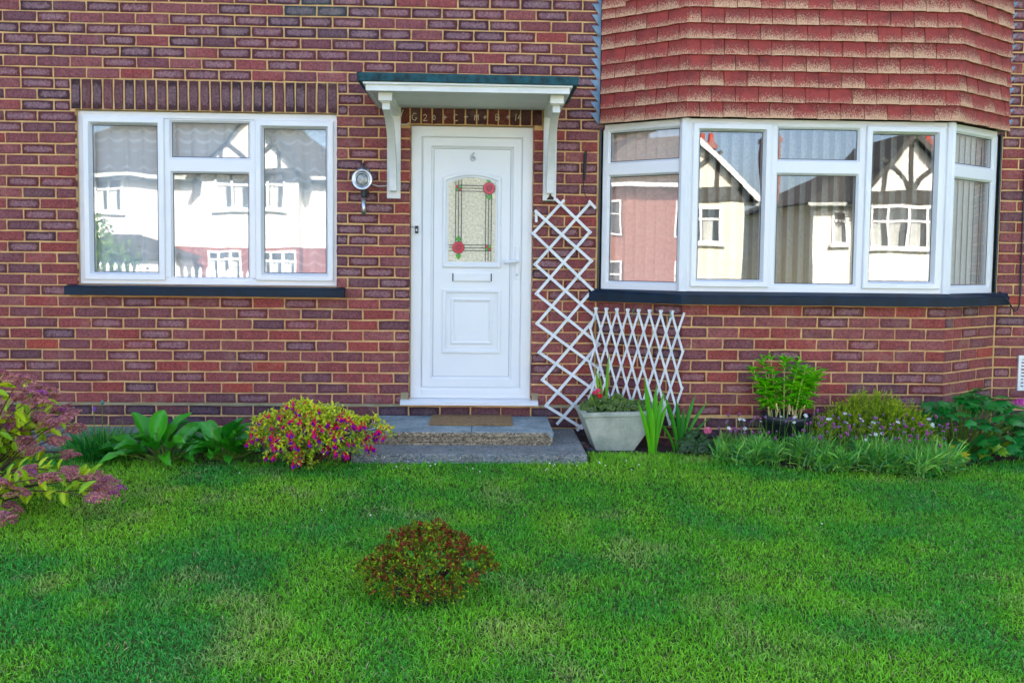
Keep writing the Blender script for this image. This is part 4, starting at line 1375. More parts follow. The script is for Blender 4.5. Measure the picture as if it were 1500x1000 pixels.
def opp_house(label, x0, x1, zg, z_eave, z_ridge, gable, white_from, wallmat, wins, chimneys, hip=(True, True), rid=True):
    """gable = (centre x, half width, apex z, bottom z, projection)"""
    depth = 8.0
    r = thing('house_opposite', label, 'house', ((x0 + x1) / 2, FY, zg))
    m = MB(); m.box(x0, x1, FY - depth, FY, max(zg, white_from), z_eave); w = m.build('wall', wallmat, r)
    if white_from > zg:
        m = MB(); m.box(x0, x1, FY - depth, FY + .04, zg - .6, white_from - .001); m.build('brick_base', M_REDBRICK, r)
    e = 0.35
    yr = FY - depth / 2
    a, b = (x0 + (3.0 if hip[0] else -.1)), (x1 - (3.0 if hip[1] else -.1))
    m = MB()
    m.add([(x0 - e, FY + e, z_eave), (x1 + e, FY + e, z_eave), (x1 + e, FY - depth - e, z_eave), (x0 - e, FY - depth - e, z_eave), (a, yr, z_ridge), (b, yr, z_ridge)],
          [(0, 1, 5, 4), (1, 2, 5), (2, 3, 4, 5), (3, 0, 4), (0, 3, 2, 1)])
    roof = m.build('roof', M_ROOFG, r)
    if rid:
        m = MB(); m.tube([(a, yr, z_ridge + .02), (b, yr, z_ridge + .02)], .12, 8); m.build('ridge_tiles', M_RIDGE, roof)
    m = MB(); m.box(x0 - e, x1 + e, FY + e - .03, FY + e + .06, z_eave - .10, z_eave + .02); m.build('gutter', M_VOILE, r)
    if gable:
        cx, hw, za, zb, pj = gable
        y = FY + pj
        sl_ = (za - zb) / hw
        m = MB(); m.box(cx - hw + .2, cx + hw - .2, FY, y, max(zg, white_from), zb)
        m.build('bay_wall', wallmat, r)
        if white_from > zg:
            m = MB(); m.box(cx - hw + .18, cx + hw - .18, FY, y + .03, zg - .6, white_from - .002); m.build('bay_brick_base', M_REDBRICK, r)
        m = MB(); m.loops([[(cx - hw + .2, yy, zb), (cx + hw - .2, yy, zb), (cx, yy, za - .2)] for yy in (yr, y)], True); m.build('gable', wallmat, r)
        # roof slopes
        m = MB()
        for sg in (-1, 1):
            p = [(cx, za), (cx + sg * (hw + .25), zb - .25 * sl_)]
            th = .14
            m.add([(p[0][0], yr, p[0][1]), (p[1][0], yr, p[1][1]), (p[1][0], y + .25, p[1][1]), (p[0][0], y + .25, p[0][1]),
                   (p[0][0], yr, p[0][1] - th), (p[1][0], yr, p[1][1] - th), (p[1][0], y + .25, p[1][1] - th), (p[0][0], y + .25, p[0][1] - th)],
                  [(0, 1, 2, 3), (7, 6, 5, 4), (3, 2, 6, 7), (1, 5, 6, 2)])
        m.build('gable_roof', M_ROOFG, r)
        m = MB()
        for sg in (-1, 1):
            m.bar((cx, y + .27, za - .10), (cx + sg * (hw + .22), y + .27, zb - .25 * sl_ - .08), .16, .04, (0, 1, 0))
        m.build('barge_board', M_UPVC if wallmat is M_CREAM else M_TIMBER, r)
        # half-timbering
        for nm, p, q, wd in (('timber', (cx, zb + .05), (cx, za - .45), .15), ('timber', (cx - hw * .52, zb + .05), (cx - hw * .52, zb + (za - zb) * .42), .12), ('timber', (cx + hw * .52, zb + .05), (cx + hw * .52, zb + (za - zb) * .42), .12)):
            m = MB(); m.bar((p[0], y + .02, p[1]), (q[0], y + .02, q[1]), wd, .05, (0, 1, 0)); m.build(nm, M_TIMBER, r)
        m = MB(); m.box(cx - hw + .15, cx + hw - .15, y, y + .05, zb - .38, zb + .04); m.build('timber_band', M_TIMBER, r)
        for sg in (-1, 1):
            m = MB()
            pts = []
            for i in range(7):
                u = i / 6
                pts.append((cx + sg * (0.08 + hw * .55 * u), zb + .08 + (za - zb) * .52 * (u ** .65)))
            for p, q in zip(pts[:-1], pts[1:]):
                m.bar((p[0], y + .028, p[1]), (q[0], y + .028, q[1]), .13, .05, (0, 1, 0))
            m.build('curved_brace', M_TIMBER, r)
    for wdef in wins:
        opp_window(r, *wdef)
    for cx, w_, zt_, yy in chimneys:
        m = MB(); m.box(cx - w_ / 2, cx + w_ / 2, yy - .35, yy + .35, z_eave, zt_); m.box(cx - w_ / 2 - .06, cx + w_ / 2 + .06, yy - .41, yy + .41, zt_ - .25, zt_ - .08)
        ch = m.build('chimney', M_REDBRICK, r)
        for k in (-.16, .16):
            m = MB(); m.lathe((cx + k, yy, zt_), (0, 0, 1), [(0, .11), (.3, .09)], 10); m.build('chimney_pot', M_RIDGE, r)
    m = MB(); m.tube([(x1 - .3, FY + .08, zg), (x1 - .3, FY + .08, z_eave - .1)], .05, 6); m.build('drainpipe', M_PAINTW, r)
    return r


opp_house('white rendered house with timbered gable mirrored in the left window', -15.5, -4.6, -1.0, 3.93, 6.7, (-7.62, 1.75, 6.05, 4.12, 0.7), 1.575, M_RENDER,
          [(-12.9, -11.97, 2.68, 3.8, FY), (-8.75, -6.5, 2.8, 4.0, FY + .7, 4, .32), (-9.0, -7.9, .45, 1.48, FY + .74, 3), (-7.35, -6.15, .45, 1.48, FY + .74, 3), (-12.9, -11.6, .3, 1.5, FY + .05)],
          [(-11.0, .9, 7.6, FY - 4)])
opp_house('cream rendered house with half timbered gable mirrored in the bay window', 2.6, 8.62, -1.5, 3.25, 5.6, (6.3, 2.35, 5.8, 3.62, 0.6), -1.5, M_CREAM,
          [(5.0, 7.75, 1.86, 3.1, FY + .6, 4, .32), (5.0, 7.6, -.6, .75, FY + .6, 4, .32)],
          [(8.05, .5, 5.6, FY - 3.0)])
opp_house('white house with steep black timbered gable mirrored in the right of the bay window', 10.95, 19.5, -1.9, 3.25, 5.25, (13.95, 1.75, 5.62, 3.6, 0.6), -1.9, M_RENDER,
          [(12.65, 15.1, 1.79, 3.16, FY + .6, 4, .35), (11.6, 12.1, 1.9, 3.0, FY, 1), (12.7, 15.0, -.8, .4, FY + .6, 4, .35), (17, 18.4, 1.8, 3.0, FY)],
          [(10.9, .58, 6.1, FY - 4.4), (16.6, .8, 6.0, FY - 4)])


def brick_neighbour():
    r = thing('house_opposite', 'red brick house with white windows mirrored in the left side of the bay', 'house', (-27, -15.5, -1))
    # built facing +y at the origin, then turned
    obs = []
    def put(mb, nm, mat, par=r):
        a = math.radians(-58)
        ca, sa = math.cos(a), math.sin(a)
        mb.v = [(-27 + x * ca - y * sa, -15.5 + x * sa + y * ca, z) for x, y, z in mb.v]
        return mb.build(nm, mat, par)
    pink = red_brick('pink_brickwork', srgb(160, 106, 94), srgb(140, 90, 82))
    m = MB(); m.box(-7, 6, -7, 0, -1.6, 4.6); put(m, 'wall', pink)
    m = MB(); m.add([(-7.4, .4, 4.5), (6.4, .4, 4.5), (6.4, -7.4, 4.5), (-7.4, -7.4, 4.5), (-4, -3.5, 7), (3.4, -3.5, 7)], [(0, 1, 5, 4), (1, 2, 5), (2, 3, 4, 5), (3, 0, 4), (0, 3, 2, 1)]); put(m, 'roof', M_ROOFG)
    m = MB(); m.box(-7.4, 6.4, .36, .46, 4.4, 4.56); put(m, 'gutter', M_UPVC)
    for x in (-5.2, -3.4, -1.9, 1.4, 2.6, 4.4):
        for z in (-.2, 2.4):
            m = MB()
            for q in ((x, x + .08, z, z + 1.4), (x + 1.0, x + 1.08, z, z + 1.4), (x + .46, x + .54, z, z + 1.4), (x, x + 1.08, z - .08, z), (x, x + 1.08, z + 1.4, z + 1.48), (x, x + 1.08, z + .9, z + .97)):
                m.box(q[0], q[1], 0, .06, q[2], q[3])
            w = put(m, 'window', M_UPVC)
            m = MB(); m.box(x + .02, x + 1.06, .01, .02, z, z + 1.4); put(m, 'pane', M_DARKGLASS, w)
    m = MB(); m.box(-1.2, -.4, -4, -3.2, 5, 8.2); put(m, 'chimney', M_REDBRICK)


brick_neighbour()
nh = thing('neighbour_house', 'pale rendered neighbouring house mirrored in the right side of the bay', 'house', (14, 3, 0))
m = MB(); m.box(9.0, 17.0, -0.6, 8.0, -.6, 5.0); m.build('wall', M_RENDER, nh)
m = MB(); m.add([(8.6, -1.0, 4.9), (17.4, -1.0, 4.9), (17.4, 8.4, 4.9), (8.6, 8.4, 4.9), (11.5, 3.7, 7.8), (14.5, 3.7, 7.8)], [(0, 1, 5, 4), (1, 2, 5), (2, 3, 4, 5), (3, 0, 4), (0, 3, 2, 1)]); m.build('roof', M_ROOFG, nh)
for (y0_, z0_) in ((2.2, .9), (2.6, 3.2)):
    m = MB()
    for q in ((y0_, y0_ + 1.2, z0_, z0_ + .08), (y0_, y0_ + 1.2, z0_ + 1.1, z0_ + 1.18), (y0_, y0_ + .08, z0_ + .08, z0_ + 1.1), (y0_ + 1.12, y0_ + 1.2, z0_ + .08, z0_ + 1.1), (y0_ + .56, y0_ + .64, z0_ + .08, z0_ + 1.1)):
        m.box(8.94, 9.0, q[0], q[1], q[2], q[3])
    w_ = m.build('window', M_UPVC, nh)
    m = MB(); m.box(8.97, 8.99, y0_ + .05, y0_ + 1.15, z0_ + .05, z0_ + 1.12); m.build('pane', M_DARKGLASS, w_)
og = thing('garage', 'low garage with dark sloping roof mirrored in the left window', 'garage', (-10.9, -21.5, -1))
m = MB(); m.box(-12.6, -9.4, -23.2, -21.2, -1.2, 1.2); m.build('wall', M_RENDER, og)
m = MB(); m.add([(-12.8, -21.0, 1.2), (-9.2, -21.0, 1.2), (-9.2, -23.4, 1.2), (-12.8, -23.4, 1.2), (-12.0, -22.4, 1.95), (-11.0, -22.4, 1.95)], [(0, 1, 5, 4), (1, 2, 5), (2, 3, 4, 5), (3, 0, 4), (0, 3, 2, 1)]); m.build('roof', M_ROOFG, og)

# ------------------------------------------------------------------ planting helpers
def col_var(n, cols, wts, jit=0.18):
    cols = np.array(cols); idx = RNG.choice(len(cols), n, p=np.array(wts) / np.sum(wts))
    c = cols[idx] * (1 + RNG.uniform(-jit, jit, (n, 1))) * (1 + RNG.uniform(-jit * .35, jit * .35, (n, 3)))
    return np.clip(c, 0.001, 1)


def norm(a):
    return a / np.maximum(np.linalg.norm(a, axis=-1, keepdims=True), 1e-9)


def tmpl_leaf5(rows, widths, fold=0.12, curl=0.15, wave=0.0):
    V, F, A = [], [], []
    for t, w in zip(rows, widths):
        for s_ in (-1, -.55, -.06, .06, .55, 1):
            V.append((t, s_ * w * .5, fold * w * abs(s_) ** 1.3 - curl * t * t + wave * abs(s_) * math.sin(t * 15 + s_ * 2)))
            A.append((1, 1, 1, 1.0 if abs(s_) < .1 else 0.0))
    for r in range(len(rows) - 1):
        for k in range(5):
            F.append((r * 6 + k, r * 6 + k + 1, (r + 1) * 6 + k + 1, (r + 1) * 6 + k))
    return np.array(V), np.array(F), np.array(A)


def tmpl_leaf(rows, widths, fold=0.12, curl=0.15, cup=0.0):
    V, F = [], []
    for t, w in zip(rows, widths):
        for s_ in (-1, 0, 1):
            V.append((t, s_ * w * .5, abs(s_) * fold * w - curl * t * t + cup * math.sin(math.pi * t)))
    for r in range(len(rows) - 1):
        for k in range(2):
            F.append((r * 3 + k, r * 3 + k + 1, (r + 1) * 3 + k + 1, (r + 1) * 3 + k))
    return np.array(V), np.array(F)


T_OVATE = tmpl_leaf((0, .2, .45, .75, 1), (.06, .75, 1, .62, .03))
T_LANCE = tmpl_leaf((0, .25, .6, 1), (.25, 1, .8, .03), .18, .25)
T_SMALL = tmpl_leaf((0, .45, 1), (.12, 1, .05), .15, .1)
T_BLADE = tmpl_leaf((0, .35, .7, 1), (.7, 1, .8, .05), .25, .05)


def leaf_batch(P, D, U, L, W, T):
    """leaves at P pointing along D with upper side U"""
    D = norm(D); S = norm(np.cross(U, D)); Nn = np.cross(D, S)
    tv, tf = T
    n, k = len(P), len(tv)
    L = np.broadcast_to(np.asarray(L, float), (n,)); W = np.broadcast_to(np.asarray(W, float), (n,))
    V = (P[:, None, :] + D[:, None, :] * (tv[None, :, 0, None] * L[:, None, None]) + S[:, None, :] * (tv[None, :, 1, None] * W[:, None, None])
         + Nn[:, None, :] * (tv[None, :, 2, None] * (np.minimum(L, W * 3))[:, None, None]))
    F = (tf[None] + (np.arange(n) * k)[:, None, None]).reshape(-1, tf.shape[1])
    return V.reshape(-1, 3), F, k


def leaves_obj(name, parent, mat, P, D, U, L, W, T, col, kind=None):
    V, F, k = leaf_batch(P, D, U, L, W, T)
    o = link(name, np_mesh(name, V, F, np.repeat(col, k, axis=0), True), mat, parent)
    if kind: o['kind'] = kind
    return o


def blades(P, D0, L, W, bend, seg=3):
    """curved strips: start P, initial dir D0, bending outwards and down"""
    n = len(P)
    D0 = norm(D0)
    S = norm(np.cross(D0, np.tile([0., 0., 1.], (n, 1)) + RNG.normal(0, .5, (n, 3))))
    pts = [P]; d = D0.copy(); p = P.copy()
    hz = norm(D0 * np.array([1, 1, 0.0]) + 1e-6)
    for k in range(seg):
        p = p + d * (L / seg)[:, None]; pts.append(p)
        d = norm(d + hz * (bend / seg)[:, None] * .6 - np.array([0, 0, 1.0]) * (bend / seg)[:, None])
    V = []
    for k, q in enumerate(pts[:-1]):
        w = W * (1 - 0.25 * k / seg) / 2
        V += [q - S * w[:, None], q + S * w[:, None]]
    V.append(pts[-1])
    nv = 2 * seg + 1
    V = np.stack(V, 1).reshape(-1, 3)
    o = (np.arange(n) * nv)[:, None]
    F = []
    for k in range(seg - 1):
        F.append(np.hstack([o + 2 * k, o + 2 * k + 1, o + 2 * k + 3])); F.append(np.hstack([o + 2 * k, o + 2 * k + 3, o + 2 * k + 2]))
    k = seg - 1
    F.append(np.hstack([o + 2 * k, o + 2 * k + 1, o + 2 * k + 2]))
    return V, np.vstack(F), nv


M_FOL = leaf_material('foliage')
M_FOLD = leaf_material('foliage_matt', rough=0.7, trans=0.2, spec=0.2)
M_PETAL = leaf_material('petals', rough=0.6, trans=0.3, spec=0.2)
M_TWIG = simple('twig', srgb(96, 68, 48), srgb(64, 46, 34), 0.9, 40)
M_STEMG = simple('green_stem', srgb(110, 140, 40), srgb(84, 116, 36), 0.6, 30)


def lattice_noise(x, y, cell, seed):
    r = np.random.default_rng(seed); G = r.random((64, 64))
    u, v = x / cell, y / cell
    i, j = np.floor(u).astype(int), np.floor(v).astype(int)
    f, g = u - i, v - j
    f, g = f * f * (3 - 2 * f), g * g * (3 - 2 * g)
    q = lambda a, b: G[a % 64, b % 64]
    return (q(i, j) * (1 - f) + q(i + 1, j) * f) * (1 - g) + (q(i, j + 1) * (1 - f) + q(i + 1, j + 1) * f) * g


# ------------------------------------------------------------------ mown grass
def in_bed(x, y):
    bx = np.array([p[0] for p in bed[1:9]]); by = np.array([p[1] for p in bed[1:9]])
    return (x > 0.66) & (y > np.interp(x, bx, by) + 0.03)


def grass():
    parts = []
    for (y0, y1, dens) in ((-4.35, -3.0, 22000), (-3.0, -2.0, 17000), (-2.0, -0.60, 12500)):
        xw = 4.4 if y1 > -1.5 else 3.9
        n = int((y1 - y0) * 2 * xw * dens)
        x = RNG.uniform(-xw, xw + .4, n); y = RNG.uniform(y0, y1, n)
        vis = np.abs(x - 0.21) < (y - CAM_Y) * 0.62 + 0.45
        ok = vis & ~((y > -0.885) & (x < 0.69) & (x > -0.86)) & ~((y > -.70) & (x < 0)) & ~in_bed(x, y)
        parts.append(np.stack([x[ok], y[ok]], 1))
    xy = np.vstack(parts); n = len(xy)
    x, y = xy[:, 0], xy[:, 1]
    lo = lattice_noise(x + 50, y + 50, 0.55, 1) * .6 + lattice_noise(x + 50, y + 50, 0.22, 2) * .4
    dry = lattice_noise(x + 30, y + 70, 0.45, 3) * .55 + lattice_noise(x + 50, y + 50, 0.12, 4) * .45
    tuft = lattice_noise(x + 20, y + 20, 0.09, 5)
    L = (0.012 + 0.015 * RNG.random(n) + 0.010 * tuft) * (0.8 + 0.4 * lo)
    edge = np.clip((y + 1.1) / .3, 0, 1)
    L *= 1 + edge * .5
    far = (y + 4.35) / 3.6
    W = (0.0020 + 0.0017 * RNG.random(n)) * (1 + 0.25 * far)
    az = RNG.uniform(0, 2 * np.pi, n)
    tilt = np.abs(RNG.normal(0.45, 0.42, n))
    D0 = np.stack([np.cos(az) * np.sin(tilt), np.sin(az) * np.sin(tilt), np.cos(tilt)], 1)
    P = np.stack([x, y, np.full(n, -0.03)], 1)
    V, F, nv = blades(P, D0, L, W, RNG.uniform(0.2, 1.5, n), 3)
    c_a, c_b, c_c, c_d = np.array([0.13, 0.50, 0.018]), np.array([0.28, 0.62, 0.026]), np.array([0.035, 0.36, 0.06]), np.array([0.46, 0.50, 0.16])
    t = np.clip((lo - .35) / .35, 0, 1)[:, None]
    col = c_a * (1 - t) + c_b * t
    cool = np.clip((0.47 - lo) * 2.4 + .32 * np.clip((-x - y * .35 - 1.5) / 1.5, -.6, 1) + RNG.normal(0, .22, n), 0, .8)[:, None]
    col = col * (1 - cool) + c_c * cool
    d = (np.clip((dry - .60) * 2.6, 0, .6) * (RNG.random(n) < .75))[:, None]
    col = col * (1 - d) + c_d * d
    st = RNG.random(n) < 0.035
    col[st] = np.array([0.42, 0.36, 0.18])
    col *= RNG.uniform(.55, 1.5, (n, 1))
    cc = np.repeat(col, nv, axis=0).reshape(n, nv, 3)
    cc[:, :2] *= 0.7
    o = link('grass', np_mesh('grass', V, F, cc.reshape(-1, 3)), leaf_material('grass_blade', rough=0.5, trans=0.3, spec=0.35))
    o['kind'] = 'stuff'
    tag(o, 'short green mown grass covering the front lawn', 'grass')


grass()


def daisies():
    n = 30
    mb = MB()
    pts = []
    for i in range(n):
        if i < 22: x, y = rnd.uniform(-.75, .95), rnd.uniform(-1.25, -.9)
        else: x, y = rnd.uniform(-2.2, 2.9), rnd.uniform(-3.9, -1.0)
        z = rnd.uniform(0.012, .03)
        r = rnd.uniform(.003, .0048)
        mb.lathe((x, y, z), (rnd.uniform(-.3, .3), -.5, 1), [(0, r), (.003, r * .9), (.004, r * .4)], 7, (0.85, 0.85, 0.8))
    o = mb.build('daisies', M_FOLD); o['kind'] = 'stuff'
    tag(o, 'tiny white daisies scattered over the lawn', 'daisies')


daisies()

# ------------------------------------------------------------------ small red-tipped shrub on the lawn
def lump_points(lumps, n, shell=(0.75, 1.05), zmin=0.01):
    vol = np.array([l[3] ** 2 for l in lumps]); vol = vol / vol.sum()
    idx = RNG.choice(len(lumps), n, p=vol)
    Lm = np.array(lumps)[idx]
    d = norm(RNG.normal(0, 1, (n, 3))); d[:, 2] = np.where(d[:, 2] < -.35, -d[:, 2], d[:, 2])
    r = RNG.uniform(*shell, n)[:, None]
    P = Lm[:, :3] + d * Lm[:, 3:4] * r * np.array([1, 1, .85])
    return P, d, idx


def lawn_shrub():
    cx, cy = -0.20, -2.99
    t = thing('low_shrub', 'small rounded shrub with red-brown and green leaves growing on the lawn', 'shrub', (cx, cy, -0.02))
    lumps = [(cx - .02, cy, .165, .105), (cx - .10, cy - .02, .12, .10), (cx + .06, cy + .02, .15, .09), (cx - .16, cy + .01, .075, .085), (cx + .14, cy + .0, .085, .085), (cx + .21, cy + .02, .06, .065),
             (cx, cy - .10, .08, .10), (cx + .10, cy - .08, .06, .08), (cx - .10, cy - .09, .05, .07), (cx - .22, cy, .04, .05), (cx + .0, cy + .08, .10, .1), (cx + .04, cy - .15, .03, .06)]
    lumps = [(cx + dx, cy + dy, z * 1.04 - .006, r * rnd.uniform(.72, 1.0)) for dx, dy, z, r in ((-.03, .0, .19, .062), (.04, .02, .195, .055), (-.10, .0, .165, .058), (-.06, -.06, .14, .062), (.03, -.06, .15, .06), (.11, .0, .15, .055), (-.16, -.01, .11, .055), (-.12, -.08, .09, .06),
             (-.02, -.11, .09, .065), (.08, -.09, .095, .06), (.15, -.03, .10, .055), (.20, .0, .105, .045), (.23, -.02, .07, .045), (-.21, -.03, .06, .05), (-.17, -.10, .04, .045), (.04, -.15, .035, .055), (.14, -.10, .05, .05), (-.06, .06, .15, .06), (.06, .07, .14, .06), (-.09, -.14, .03, .05), (.10, -.14, .025, .05), (-.02, -.16, .03, .055))]
    n = 1700
    P, d, idx = lump_points(lumps, n, (.84, 1.16))
    ok = P[:, 2] > 0.0
    P, d, idx = P[ok], d[ok], idx[ok]
    m_ = len(P)
    # each point is a little rosette of five leaves
    k = 6
    PP = np.repeat(P, k, axis=0) + RNG.normal(0, .004, (m_ * k, 3))
    DD = norm(np.repeat(d, k, axis=0) * .8 + RNG.normal(0, .75, (m_ * k, 3)) + np.array([0, 0, .35]))
    UU = np.repeat(d, k, axis=0) + RNG.normal(0, .3, (m_ * k, 3)) + np.array([0, 0, .3])
    red = RNG.random(m_) < (0.22 + 0.16 * (P[:, 2] > .13) + .10 * (d[:, 2] > .3))
    cr = col_var(m_ * k, [srgb(146, 66, 36), srgb(112, 56, 34), srgb(172, 88, 48)], (3, 3, 1))
    cg = col_var(m_ * k, [srgb(132, 158, 24), srgb(98, 132, 26), srgb(168, 188, 36), srgb(60, 92, 28)], (3, 3, 1.2, 1.5))
    col = np.where(np.repeat(red, k)[:, None], cr, cg)
    leaves_obj('foliage', t, M_FOLD, PP, DD, UU, RNG.uniform(.010, .019, m_ * k), RNG.uniform(.005, .008, m_ * k), T_SMALL, col)
    m = MB()
    for i in range(26):
        a = rnd.uniform(0, 6.28); r = rnd.uniform(.08, .24)
        e = (cx + r * math.cos(a), cy + r * .7 * math.sin(a), rnd.uniform(.04, .14))
        m.tube([(cx + rnd.uniform(-.02, .02), cy, -.02), (cx + r * .5 * math.cos(a), cy + r * .35 * math.sin(a), e[2] * .35), e], [.006, .004, .002], 5)
    m.build('twigs', M_TWIG, t)
    m = MB(); m.lathe((cx, cy - .01, -.03), (0, 0, 1), [(0, .15), (.008, .12), (.014, .04)], 18); m.build('soil', M_SOIL, t)


lawn_shrub()

# ------------------------------------------------------------------ spiraea at the left edge
SPI = [(-2.27, -2.02, 0.65), (-2.23, -1.96, 0.63), (-2.29, -1.73, 0.55), (-2.31, -1.82, 0.52), (-2.13, -2.01, 0.56), (-2.12, -1.88, 0.54), (-2.36, -1.86, 0.46), (-2.12, -1.99, 0.52), (-2.23, -1.76, 0.4), (-2.0, -2.0, 0.44), (-2.12, -1.89, 0.39), (-2.38, -1.84, 0.38), (-2.35, -1.88, 0.33), (-2.31, -1.82, 0.35), (-2.21, -1.75, 0.35), (-2.42, -1.67, 0.2), (-2.2, -1.94, 0.28), (-2.15, -1.79, 0.3), (-2.09, -1.77, 0.22), (-2.09, -2.18, 0.23), (-1.95, -2.3, 0.23), (-2.05, -1.91, 0.15), (-1.89, -2.18, 0.23), (-2.2, -2.17, 0.18), (-2.27, -1.94, 0.13), (-1.83, -2.07, 0.18), (-1.76, -2.11, 0.17), (-1.86, -1.99, 0.11), (-1.74, -2.29, 0.14), (-1.78, -2.02, 0.1), (-2.14, -2.15, 0.13), (-2.14, -2.26, 0.04), (-2.22, -2.04, 0.02)]


def blob_head(R, flat, n, cols, r0, r1):
    mb = MB()
    for i in range(n):
        a = rnd.uniform(0, 6.283); q = math.sqrt(rnd.random()) * R
        x, y = q * math.cos(a), q * math.sin(a)
        z = flat * (1 - (q / R) ** 2) + rnd.uniform(-.25, .25) * flat
        r = rnd.uniform(r0, r1)
        c = rnd.choice(cols); v = rnd.uniform(.75, 1.2)
        c = tuple(min(1, k * v) for k in c)
        mb.add([(x + r, y, z), (x - r, y, z), (x, y + r, z), (x, y - r, z), (x, y, z + r), (x, y, z - r)], [(0, 2, 4), (2, 1, 4), (1, 3, 4), (3, 0, 4), (2, 0, 5), (1, 2, 5), (3, 1, 5), (0, 3, 5)], c)
    me = mb.mesh('flower_head'); me.materials.append(M_PETAL)
    return me


def spiraea():
    base = Vector((-2.62, -1.92, -.02))
    t = thing('spiraea_shrub', 'spiraea shrub with dusty pink flat flower heads and lime leaves at the left edge', 'shrub', tuple(base))
    dusty = [srgb(212, 146, 132), srgb(196, 126, 118), srgb(186, 112, 112), srgb(224, 160, 142)]
    pink = [srgb(188, 96, 160), srgb(172, 80, 150), srgb(206, 120, 176)]
    purp = [srgb(188, 118, 128), srgb(170, 98, 114), srgb(202, 132, 136)]
    heads = [blob_head(.042, .016, 130, c, .0028, .0052) for c in (dusty, dusty, purp, dusty + pink[:1], dusty + purp)]
    heads += [blob_head(.028, .012, 64, c, .0028, .005) for c in (dusty, pink)]
    lv = []
    for s_ in range(4):
        T = tmpl_leaf5((0, .12, .3, .5, .7, .88, 1), (.06, .5, .9, 1, .8, .4, .03), .14, rnd.uniform(.05, .35), .02)
        me = np_mesh('leaf', T[0] * np.array([1, .42, .7]), T[1], T[2], smooth=True); lv.append(me)
    M_SL = leaf_material('spiraea_leaf', srgb(206, 220, 26), srgb(122, 178, 26), 0.45, 0.3)
    for me in lv: me.materials.append(M_SL)
    stems = MB()
    extra = []
    for i in range(30):
        extra.append((rnd.uniform(-3.0, -2.3), rnd.uniform(-2.35, -1.5), rnd.uniform(.15, .62)) if i < 14 else (rnd.uniform(-2.4, -2.08), rnd.uniform(-2.1, -1.6), rnd.uniform(.08, .55)))
    nleaf = 0
    for hi, h in enumerate(SPI + extra):
        h = Vector(h)
        b = base + Vector((rnd.uniform(-.08, .12), rnd.uniform(-.12, .12), 0))
        mid = b.lerp(h, .55) + Vector((0, 0, .05 + .12 * rnd.random()))
        pts = [b.lerp(mid, u).lerp(mid.lerp(h, u), u) for u in (0, .25, .5, .75, 1)]
        stems.tube([tuple(p) for p in pts], [.005, .0045, .004, .003, .002], 5)
        cl = [(0, 0, 0)] + [(rnd.uniform(-.04, .04), rnd.uniform(-.04, .04), rnd.uniform(-.015, .012)) for _ in range(3)]
        for ci, c in enumerate(cl):
            me = rnd.choice(heads[:5] if ci == 0 else heads)
            s_ = rnd.uniform(.8, 1.15)
            tilt = (rnd.uniform(-.5, .5) + .25, rnd.uniform(-.5, .5), rnd.uniform(0, 6))
            o = link('flower_head', me, None, t, tuple(h + Vector(c)), tilt); o.scale = (s_, s_, s_)
        nl = 8 if hi < len(SPI) else (2 if hi < len(SPI) + 14 else 7)
        for k in range(nl):
            u = rnd.uniform(.45, .98)
            p = b.lerp(mid, u).lerp(mid.lerp(h, u), u)
            ax = (h - mid).normalized()
            a = rnd.uniform(0, 6.283)
            side = ax.orthogonal().normalized()
            side.rotate(Matrix.Rotation(a, 3, ax))
            d_ = (ax * .5 + side + Vector((0, 0, .25))).normalized()
            up = Vector((rnd.uniform(-.3, .3), -.5 + rnd.uniform(-.4, .4), 1)).normalized()
            s3 = up.cross(d_).normalized(); n3 = d_.cross(s3)
            sc_ = rnd.uniform(.05, .09)
            R = Matrix((d_, s3, n3)).transposed()
            o = link('leaf', rnd.choice(lv), None, t, tuple(p), R.to_euler()); o.scale = (sc_,) * 3
            nleaf += 1
    stems.build('stems', M_TWIG, t)


spiraea()

# ------------------------------------------------------------------ clump of narrow leaves beside the spiraea
def narrow_clump(name, label, cx, cy, R, n, Lr, cols, flowers=None, z=0.0, W=.006, lean=.55, bend=(.3, 1.0), cat='plant', n_st=0, spread=1.0):
    t = thing(name, label, cat, (cx, cy, z - .02))
    a = RNG.uniform(0, 2 * np.pi, n); q = np.sqrt(RNG.random(n)) * R
    x, y = cx + q * np.cos(a) * spread, cy + q * np.sin(a)
    az = np.arctan2(np.sin(a), np.cos(a) * spread) + RNG.normal(0, .7, n)
    tl = np.clip(q / R * lean + RNG.normal(0, .22, n), -.2, 1.2)
    D0 = np.stack([np.cos(az) * np.sin(tl), np.sin(az) * np.sin(tl), np.cos(tl)], 1)
    V, F, nv = blades(np.stack([x, y, np.full(n, z - .02)], 1), D0, RNG.uniform(*Lr, n), RNG.uniform(.7, 1.3, n) * W, RNG.uniform(*bend, n), 4)
    col = col_var(n, cols, np.ones(len(cols)))
    link('leaves', np_mesh('leaves', V, F, np.repeat(col, nv, axis=0)), M_FOL, t)
    return t


t = narrow_clump('thrift_clump', 'bushy clump of thin green leaves with one purple bud beside the spiraea', -2.36, -.74, .17, 900, (.10, .22), [srgb(50, 150, 44), srgb(34, 120, 50), srgb(90, 176, 54)], W=.006)
m = MB()
for (x, z, kx) in ((-2.32, .32, .0), (-2.37, .28, -.03), (-2.28, .20, .05), (-2.20, .22, .12)):
    m.tube([(-2.36 + kx, -.76, .0), (x - .01, -.80, z * .6), (x, -.82, z)], .0025, 5)
m.build('flower_stems', M_STEMG, t)
for (x, z, c) in ((-2.37, .29, srgb(150, 92, 190)), (-2.32, .33, srgb(92, 150, 140))):
    m = MB(); m.lathe((x, -.82, z - .012), (.1, 0, 1), [(0, .004), (.008, .010), (.02, .009), (.028, .005)], 10, c + (1,)); m.build('bud', M_PETAL, t, smooth=True)

